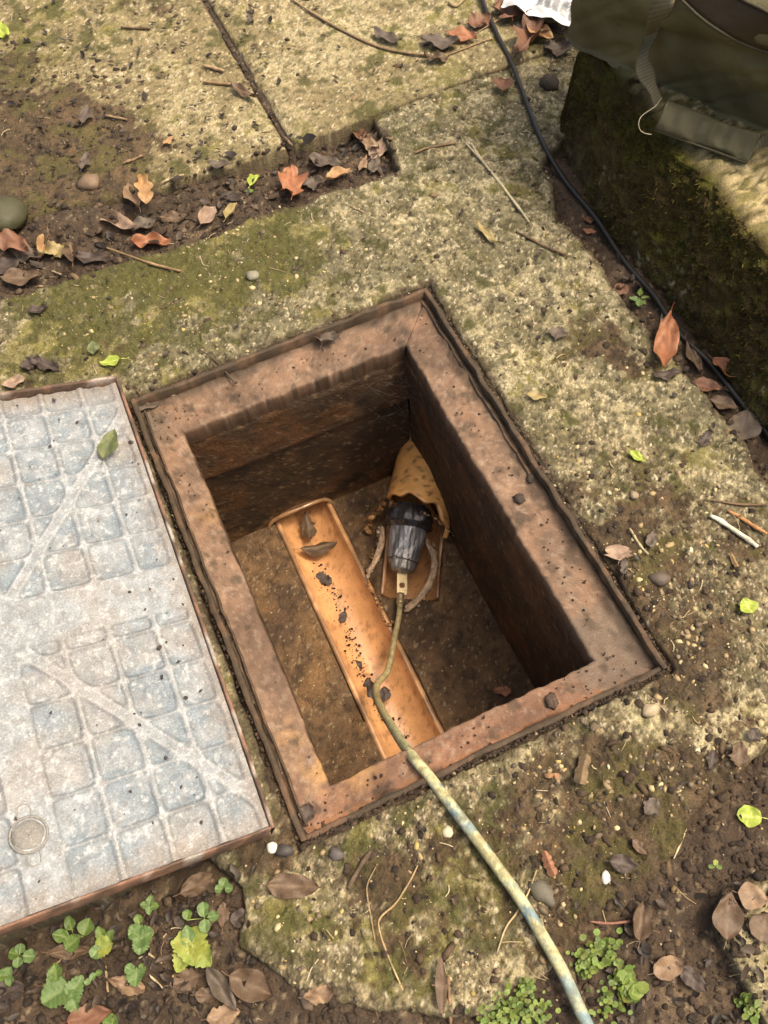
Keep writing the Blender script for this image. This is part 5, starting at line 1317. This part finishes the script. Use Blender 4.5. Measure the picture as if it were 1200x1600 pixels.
# individual stones
STONES = [(4, 342, 32, (.046, .044, .020), 'rounded green brown stone at the left edge of the soil gap'), (598, 210, 8, (.07, .065, .05), 'small dark stone on the concrete right of the soil gap'),
          (1016, 1110, 13, (.36, .29, .19), 'pale brown angular stone near the near right corner of the frame'), (905, 130, 0, (.1, .08, .05), ''),
          (140, 288, 13, (.16, .11, .07), 'brown stone half sunk in the soil on the slab'), (858, 132, 13, (.055, .042, .03), 'dark clod of earth right of the cable'),
          (525, 1335, 14, (.075, .065, .06), 'dark slate chip below the near edge of the frame'), (445, 1330, 13, (.05, .045, .042), 'black stone beside the near corner of the cover'),
          (425, 1325, 8, (.62, .58, .5), 'bright white pebble beside the near corner of the cover'), (990, 775, 10, (.23, .18, .12), 'flat tan pebble right of the frame'),
          (395, 432, 10, (.20, .19, .14), 'smooth grey pebble set in the moss'), (848, 1395, 18, (.095, .085, .062), 'flat grey stone right of the hose'),
          (1030, 905, 16, (.085, .065, .05), 'flat brown stone on the soil right of the frame'), (700, 1300, 8, (.48, .42, .3), 'cream pebble left of the hose'), (728, 1300, 0, (.6, .56, .45), ''),
          (946, 1372, 9, (.6, .56, .48), 'white pebble just below the black wet leaf'), (480, 1560, 12, (.14, .10, .07), 'brown stone at the lower edge of the concrete'),
          (500, 1240, 0, (0, 0, 0), ''), (584, 1190, 7, (.7, .62, .5), ''), (268, 617, 6, (.72, .66, .45), 'pale round pebble on the far ledge of the frame'),
          (812, 780, 8, (.06, .045, .035), 'dark clod on the right ledge of the frame'), (829, 748, 10, (.055, .042, .032), 'larger dark clod on the right ledge of the frame'), (862, 1096, 13, (.10, .065, .045), 'brown clod on the near ledge of the frame')]
for px, py, r, col, lab in STONES:
    if not r or not lab: continue
    led = lab.find('frame') > 0 and lab.find('ledge') > 0
    p = at(px, py, -.02) if led else on(px, py); rad = r * mpp(px, py); mb = MB()
    rock(mb, p + np.array([0, 0, rad * .2]), rad, col, 2, .6, .34 if 'pebble' in lab else .42); o = mb.build('clod' if 'clod' in lab else 'stone', MT['stone'] if 'clod' not in lab else MT['soil'], loc=p); tag(o, lab, 'stone' if 'clod' not in lab else 'clod')

# twigs, sticks, straws, wood chips
TW = [([(455, 0), (480, 18), (520, 42), (560, 62), (600, 78), (650, 88), (700, 92)], .0030, (.22, .155, .09), 'long curved brown twig across the far paving slab', 'twig'),
      ([(700, 88), (720, 80), (740, 72), (770, 62)], .0016, (.26, .18, .10), 'thin twig continuing from the long curved twig to the cable', 'twig'),
      ([(728, 227), (745, 245), (765, 268), (790, 300), (812, 330), (827, 350)], .0026, (.42, .37, .24), 'long pale straight stick on the concrete left of the cable', 'stick'),
      ([(735, 226), (742, 236), (752, 250)], .0022, (.48, .42, .28), 'short pale sliver lying on the long pale stick', 'stick'),
      ([(806, 364), (830, 376), (858, 390), (888, 403)], .0026, (.13, .085, .05), 'dark brown twig near the concrete edge', 'twig'),
      ([(648, 241), (670, 233), (690, 229), (712, 226)], .0022, (.20, .135, .08), 'short brown twig left of the long pale stick', 'twig'),
      ([(166, 389), (190, 398), (220, 408), (250, 418), (283, 426)], .0026, (.22, .15, .08), 'thin brown stick lying on the moss at the soil gap', 'stick'),
      ([(445, 218), (455, 228), (464, 238)], .0034, (.18, .13, .08), 'stub of twig at the end of the slab joint', 'twig'),
      ([(590, 1350), (575, 1290 + 90), (574, 1400), (580, 1435), (586, 1470)], .0010, (.26, .19, .10), 'thin curved straw on the concrete left of the forked stem', 'straw'),
      ([(653, 1352), (640, 1378), (618, 1412), (596, 1432), (592, 1450), (605, 1490), (622, 1530), (645, 1580)], .0013, (.34, .25, .13), 'long bent straw stem below the near ledge', 'straw'),
      ([(838, 1360), (825, 1395), (808, 1425), (790, 1450), (776, 1490)], .0011, (.38, .29, .16), 'thin pale straw crossing beside the hose', 'straw'),
      ([(1072, 1295), (1062, 1320), (1052, 1342)], .0011, (.5, .42, .26), 'short pale straw on the brown soil', 'straw'),
      ([(1108, 808), (1130, 820), (1155, 837), (1182, 857)], .0042, (.58, .54, .42), 'white peeled stick on the soil at the right', 'stick'),
      ([(1136, 800), (1158, 812), (1180, 826), (1196, 836)], .0032, (.36, .19, .08), 'orange brown wood sliver right of the white stick', 'stick'),
      ([(1100, 782), (1130, 786), (1165, 790), (1200, 790)], .0018, (.15, .10, .06), 'dark thin twig above the white stick', 'twig'),
      ([(983, 827), (992, 842), (1003, 858), (1012, 868)], .0022, (.36, .30, .18), 'bundle of pale bark fibres right of the frame', 'bark'),
      ([(1140, 868), (1146, 880), (1150, 888)], .0034, (.28, .19, .09), 'short tan wood chip below the white stick', 'wood chip'),
      ([(849, 1332), (856, 1350), (864, 1368)], .0062, (.24, .12, .07), 'red brown wood chip right of the hose', 'wood chip'),
      ([(914, 1182), (908, 1205), (904, 1226)], .0078, (.17, .12, .07), 'wide dark wood chip below the near right ledge', 'wood chip'),
      ([(851, 1213), (862, 1213), (873, 1214)], .0035, (.30, .17, .09), 'short orange wood chip left of the wide dark chip', 'wood chip'),
      ([(700, 1525), (702, 1555), (704, 1600)], .0022, (.22, .14, .08), 'brown stem at the lower edge between husk and clover', 'twig'),
      ([(580, 1270 + 60), (566, 1350), (553, 1372), (545, 1390)], .0032, (.10, .07, .045), 'dark bark strip on the concrete below the near ledge', 'bark'),
      ([(318, 160 - 54), (340, 111), (350, 115)], .0040, (.30, .21, .12), 'small tan wood piece on the slab left of the joint', 'wood chip'),
      ([(318, 131), (345, 133), (372, 137)], .0034, (.24, .16, .09), 'brown stick pieces on the slab beside the joint', 'stick'),
      ([(190, 45), (212, 46), (236, 47)], .0028, (.16, .11, .065), 'short brown twig high on the mossy slab', 'twig'),
      ([(163, 183), (182, 186), (200, 190)], .0026, (.20, .14, .08), 'short twig at the edge of the soil on the slab', 'twig'),
      ([(193, 258), (208, 252), (224, 246)], .0028, (.20, .135, .08), 'short stick on the dark soil of the slab', 'stick'),
      ([(252, 288), (268, 281), (288, 275)], .0018, (.36, .28, .16), 'pale root end at the slab edge above the soil gap', 'twig'),
      ([(0, 398), (30, 408), (62, 424)], .0014, (.34, .26, .15), 'pale straw across the leaves at the left edge', 'straw'),
      ([(60, 419), (80, 424), (104, 434)], .0014, (.38, .30, .18), 'second pale straw on the leaves left of the thin brown stick', 'straw'),
      ([(310, 548), (332, 562), (350, 578), (368, 600)], .0016, (.07, .05, .035), 'thin dark rootlet hanging over the far ledge of the frame', 'twig'),
      ([(222, 1482), (238, 1494), (254, 1505)], .0013, (.34, .27, .16), 'pale straw under the small mint green plant', 'straw'),
      ([(232, 1522), (244, 1533), (255, 1544)], .0013, (.38, .31, .2), 'pale straw below the crinkled small plant', 'straw'),
      ([(266, 1527), (282, 1524), (298, 1520)], .0022, (.34, .25, .13), 'tan stick piece under the frilly green plant', 'stick'),
      ([(166, 1510), (168, 1530), (170, 1550)], .0016, (.30, .22, .12), 'upright straw right of the large green leaves', 'straw'),
      ([(80, 1488 + 22), (95, 1500), (103, 1480)], .0012, (.30, .22, .12), 'thin root behind the large green leaves', 'twig'),
      ([(905, 340 - 250), (880, 92), (860, 100)], .0014, (.2, .14, .09), 'thin twig beside the bag corner', 'twig'),
      ([(742, 55), (770, 38), (800, 22), (830, 12)], .0016, (.30, .22, .13), 'pale stem lying between the cable and the packet', 'twig'),
      ([(540, 1275 - 955), (556, 327), (570, 334)], .0012, (.3, .23, .13), 'short thin straw on the concrete below the soil gap', 'straw'),
      ([(700, 6), (712, 12), (728, 0)], .0030, (.26, .2, .11), 'short mossy stick at the top left of the cable', 'stick'),
      ([(1037, 480), (1034, 496), (1032, 512)], .0022, (.4, .33, .2), 'pale stalk of the large orange leaf', 'stalk'),
      ([(920, 1440), (950, 1443), (985, 1440)], .0018, (.20, .10, .07), 'reddish rootlet above the clover', 'twig')]
for pts, r, col, lab, cat in TW:
    P = [on(a, b, r * 1.0 + .001) for a, b in pts]
    if 'ledge of the frame' in lab: P = [on(*pts[0], .004), on(*pts[1], .006), at(350, 578, -.008), at(368, 600, -.016)]
    mb = MB(); pth = spline(P, 6); nn_ = len(pth); pth[:, 2] += (np.sin(np.linspace(0, 9, nn_)) * .0008)
    sd0 = int(pts[0][0] * 3)
    cf = lambda t, k: np.array(col) * (.7 + .6 * float(vn(t * 14, k * 3 + sd0, 4)))
    rad = [r * (.75 + .5 * float(vn(i * .6, sd0, 6))) * (1 - .35 * abs(2 * i / nn_ - 1) ** 3) for i in range(nn_)]
    tube(mb, pth, rad, cf, 6 if 'chip' not in lab else 4); o = mb.build({'wood chip': 'wood_chip', 'bark': 'bark_strip'}.get(cat, cat), MT['twig'], smooth='chip' not in lab, loc=P[0]); tag(o, lab, cat)
# fine rootlets and straw bits
mb = MB(); g2 = random.Random(8)
for _ in range(420):
    px, py = g2.uniform(0, 1200), g2.uniform(0, 1600); p = on(px, py, .0012)
    if (abs(p[0]) < .262 and abs(p[1]) < .372) or (p[0] < -.27 and -.36 < p[1] < .40) or (p[0] > .6 and p[1] < .62): continue
    a = g2.uniform(0, 6.28); L = g2.uniform(.006, .030); b = a + g2.gauss(0, .5)
    p1 = p + np.array([math.cos(a), math.sin(a), 0]) * L * .5; p2 = p1 + np.array([math.cos(b), math.sin(b), 0]) * L * .5
    p1[2] = float(surf_z(p1[0], p1[1])[0]) + .0018; p2[2] = float(surf_z(p2[0], p2[1])[0]) + .001
    tube(mb, spline([p, p1, p2], 3), g2.uniform(.0003, .0009), np.array(g2.choice([(.34, .27, .15), (.18, .12, .07), (.08, .055, .035), (.45, .38, .24)])), 4, False)
rt = mb.build('rootlets', MT['twig']); tag(rt, 'fine rootlets and straw bits scattered on the ground', kind='stuff')

# ------------------------------------------------------------------ green plants
def sprout(px, py, label, leaves, group='small green plants by the cover', name='seedling', z=None):
    p = on(px, py, 0); r = empty(name, p, label, 'plant', group)
    mbs = MB()
    for (dx, dy, L, W, a, kind, pal) in leaves:
        q = at(px + dx, py + dy, p[2] + .016)
        o = place_leaf(px + dx, py + dy, L, W, a, kind, pal, None, z=p[2] + .014, curl=.06, fold=.16, ruffle=.035, stem=0, name='leaf', seed=int(px + dx * 3 + dy * 7) + 500, nu=26 if kind == 'crenate' else 14)
        o.parent = r; o.location = o.location - r.location; o.rotation_euler[0] = random.uniform(-.2, .2); o.rotation_euler[1] = random.uniform(-.25, .1)
        base = q - np.array([math.cos(o.rotation_euler[2]), math.sin(o.rotation_euler[2]), 0]) * L * .42 * mpp(px, py)
        tube(mbs, spline([p + np.array([0, 0, -.004]), (p + base) / 2 + np.array([0, 0, .002]), base + np.array([0, 0, -.001])], 4), .0007, (.25, .30, .10), 5)
    o = mbs.build('stem', MT['green'], r); o.location = -r.location
    return r
sprout(300, 1480, 'frilly yellow green plant, the largest below the cover edge', [(0, 0, 62, 46, -80, 'crenate', 'lime'), (-14, 18, 48, 30, -110, 'crenate', 'lime'), (16, 12, 46, 34, -50, 'crenate', 'lime'), (-6, -18, 34, 20, 100, 'crenate', 'mint'), (-16, -2, 36, 20, 160, 'crenate', 'lime')])
sprout(320, 1435, 'four leaved green sprout above the frilly plant', [(-2, -14, 24, 17, 95, 'round', 'mint'), (14, -4, 20, 14, 10, 'round', 'mint'), (0, 12, 22, 16, -85, 'round', 'mint'), (-27, -6, 17, 14, 80, 'round', 'green')])
sprout(222, 1462, 'mint green scalloped plant in the middle of the lower left soil', [(4, 0, 34, 30, 20, 'crenate', 'mint'), (-10, -6, 26, 22, 130, 'crenate', 'mint'), (-2, 16, 30, 24, -100, 'crenate', 'mint'), (-6, -26, 16, 12, 100, 'round', 'green')])
sprout(215, 1522, 'crinkled small plant below the mint green scalloped plant', [(-2, 6, 30, 26, -90, 'crenate', 'mint'), (-12, -8, 16, 14, 150, 'round', 'mint'), (8, -10, 14, 12, 50, 'round', 'green')])
sprout(235, 1414, 'little rosette plant close to the near edge of the cover', [(0, -8, 16, 12, 80, 'crenate', 'mint'), (-9, 0, 14, 10, 170, 'crenate', 'mint'), (8, 2, 14, 10, 10, 'crenate', 'green'), (-2, 9, 14, 10, -90, 'crenate', 'mint')])
sprout(350, 1385, 'small round leaved plant at the edge of the concrete', [(0, -6, 16, 15, 70, 'round', 'mint'), (-8, 4, 13, 13, 180, 'round', 'mint'), (8, 3, 13, 13, 0, 'round', 'mint')])
sprout(160, 1478, 'bright crinkled plant left of the mint green scalloped plant', [(4, 0, 32, 28, 15, 'crenate', 'lime'), (-10, 10, 22, 18, -130, 'round', 'mint'), (12, -16, 22, 14, 60, 'crenate', 'green'), (-4, -22, 18, 14, 110, 'crenate', 'green')])
sprout(115, 1462, 'dull green plant in the shade of the cover edge', [(0, 10, 34, 22, 40, 'crenate', 'green'), (20, -14, 30, 24, 70, 'oval', 'green'), (-20, 0, 26, 18, 170, 'oval', 'green'), (-6, -20, 24, 16, 110, 'oval', 'green')])
sprout(95, 1545, 'large green two lobed plant at the lower left', [(-8, 8, 50, 44, -140, 'crenate', 'mint'), (24, -4, 40, 24, 60, 'crenate', 'mint'), (20, 20, 36, 24, -70, 'crenate', 'mint'), (-8, -26, 30, 22, 100, 'oval', 'green')])
sprout(30, 1492, 'seedling with three round leaves at the left edge', [(16, 2, 20, 17, 0, 'round', 'mint'), (2, -10, 17, 14, 80, 'round', 'mint'), (-8, -2, 16, 16, 170, 'round', 'green'), (-2, 12, 18, 13, -90, 'round', 'mint')])
sprout(12, 1520, 'lower seedling with pointed leaves at the left edge', [(0, 0, 26, 15, 50, 'oval', 'mint'), (4, 12, 20, 13, -80, 'oval', 'mint'), (-10, 4, 20, 14, 180, 'oval', 'green')])
sprout(145, 1528, 'tiny sprig right of the large two lobed plant', [(0, -2, 14, 9, 60, 'round', 'mint'), (-8, 6, 12, 8, -150, 'round', 'mint'), (10, -8, 12, 8, 20, 'round', 'green')])
sprout(176, 1594, 'small green sprout at the bottom edge', [(0, 0, 24, 18, 90, 'crenate', 'green'), (-8, 4, 16, 12, 170, 'round', 'green')])
sprout(1000, 465, 'green seedling with narrow leaves beside the cable', [(0, -8, 14, 8, 80, 'oval', 'green'), (-9, 2, 16, 8, 170, 'oval', 'mint'), (8, 0, 12, 7, 10, 'oval', 'green'), (-2, 9, 14, 9, -100, 'oval', 'mint'), (6, 8, 10, 6, -40, 'oval', 'green')], group=None)
sprout(1118, 1352, 'tiny green moss sprig on the brown soil', [(0, -4, 10, 7, 80, 'round', 'lime'), (-7, 2, 9, 6, 170, 'round', 'green'), (6, 3, 9, 6, 0, 'round', 'green')], group=None)
# clover patches of tiny round leaves
def patch(blist, n, lab, seed):
    g = np.random.default_rng(seed); V = []; F = []; cc = []
    for _ in range(n):
        b = blist[g.integers(len(blist))]; px = b[0] + g.normal(0, b[2] * .45); py = b[1] + g.normal(0, b[2] * .45)
        p = on(px, py, g.uniform(.002, .016)); r = g.uniform(2.6, 5.5) * mpp(px, py) * b[3]; tl = g.normal(0, .25, 2); off = len(V); col = np.array([.12, .20, .04]) * g.uniform(.55, 1.35) + np.array([.06, .03, 0]) * g.random()
        V.append((p[0], p[1], p[2] - r * .15)); cc.append(col * .8)
        for k in range(7):
            a = 2 * math.pi * k / 7; X_, Y_ = r * math.cos(a), r * .85 * math.sin(a); V.append((p[0] + X_, p[1] + Y_, p[2] + tl[0] * X_ + tl[1] * Y_)); cc.append(col)
        for k in range(7): F.append((off, off + 1 + k, off + 1 + (k + 1) % 7))
    o = mesh_np('ground_cover', V, F, MT['green'], None, np.array(cc)); tag(o, lab, kind='stuff')
patch([(935, 1490, 30, 1), (915, 1505, 18, .9)], 190, 'clump of tiny bright green leaves right of the hose', 1)
patch([(970, 1530, 26, .9), (950, 1570, 30, .9), (985, 1550, 14, 2.0), (975, 1525, 12, 1.8)], 170, 'clump of green leaves with larger round ones at the bottom', 2)
patch([(800, 1570, 34, .8), (835, 1580, 30, .8), (770, 1590, 30, .8), (820, 1545, 14, .8)], 330, 'wide low clump of tiny leaves left of the hose end', 3)
patch([(1170, 1580, 18, 1), (1160, 1560, 10, 1)], 60, 'small green clump at the lower right corner', 4)

# cobweb in the far right corner of the pit
mb = MB(); g3 = random.Random(4)
for k in range(12):
    a = (IX1 - g3.uniform(.0, .09), IY1 - .004, -g3.uniform(.07, .22)); b = (IX1 - .004, IY1 - g3.uniform(.0, .09), -g3.uniform(.07, .24))
    m = [(a[i] + b[i]) / 2 for i in range(3)]; m[2] -= .008; tube(mb, spline([a, m, b], 4), .00009, (.5, .47, .42), 3, False)
for k in range(60):
    c_ = np.array((IX1 - g3.uniform(0, .05), IY1 - g3.uniform(0, .03), -g3.uniform(.08, .22))); d_ = c_ + np.array([g3.gauss(0, .014) for _ in range(3)]); tube(mb, [c_, (c_ + d_) / 2 + np.array([0, 0, -.001]), d_], .00009, (.5, .47, .42), 3, False)
cw_ = mb.build('cobweb', MT['web']); tag(cw_, 'wispy cobweb in the far right corner of the pit', 'cobweb')
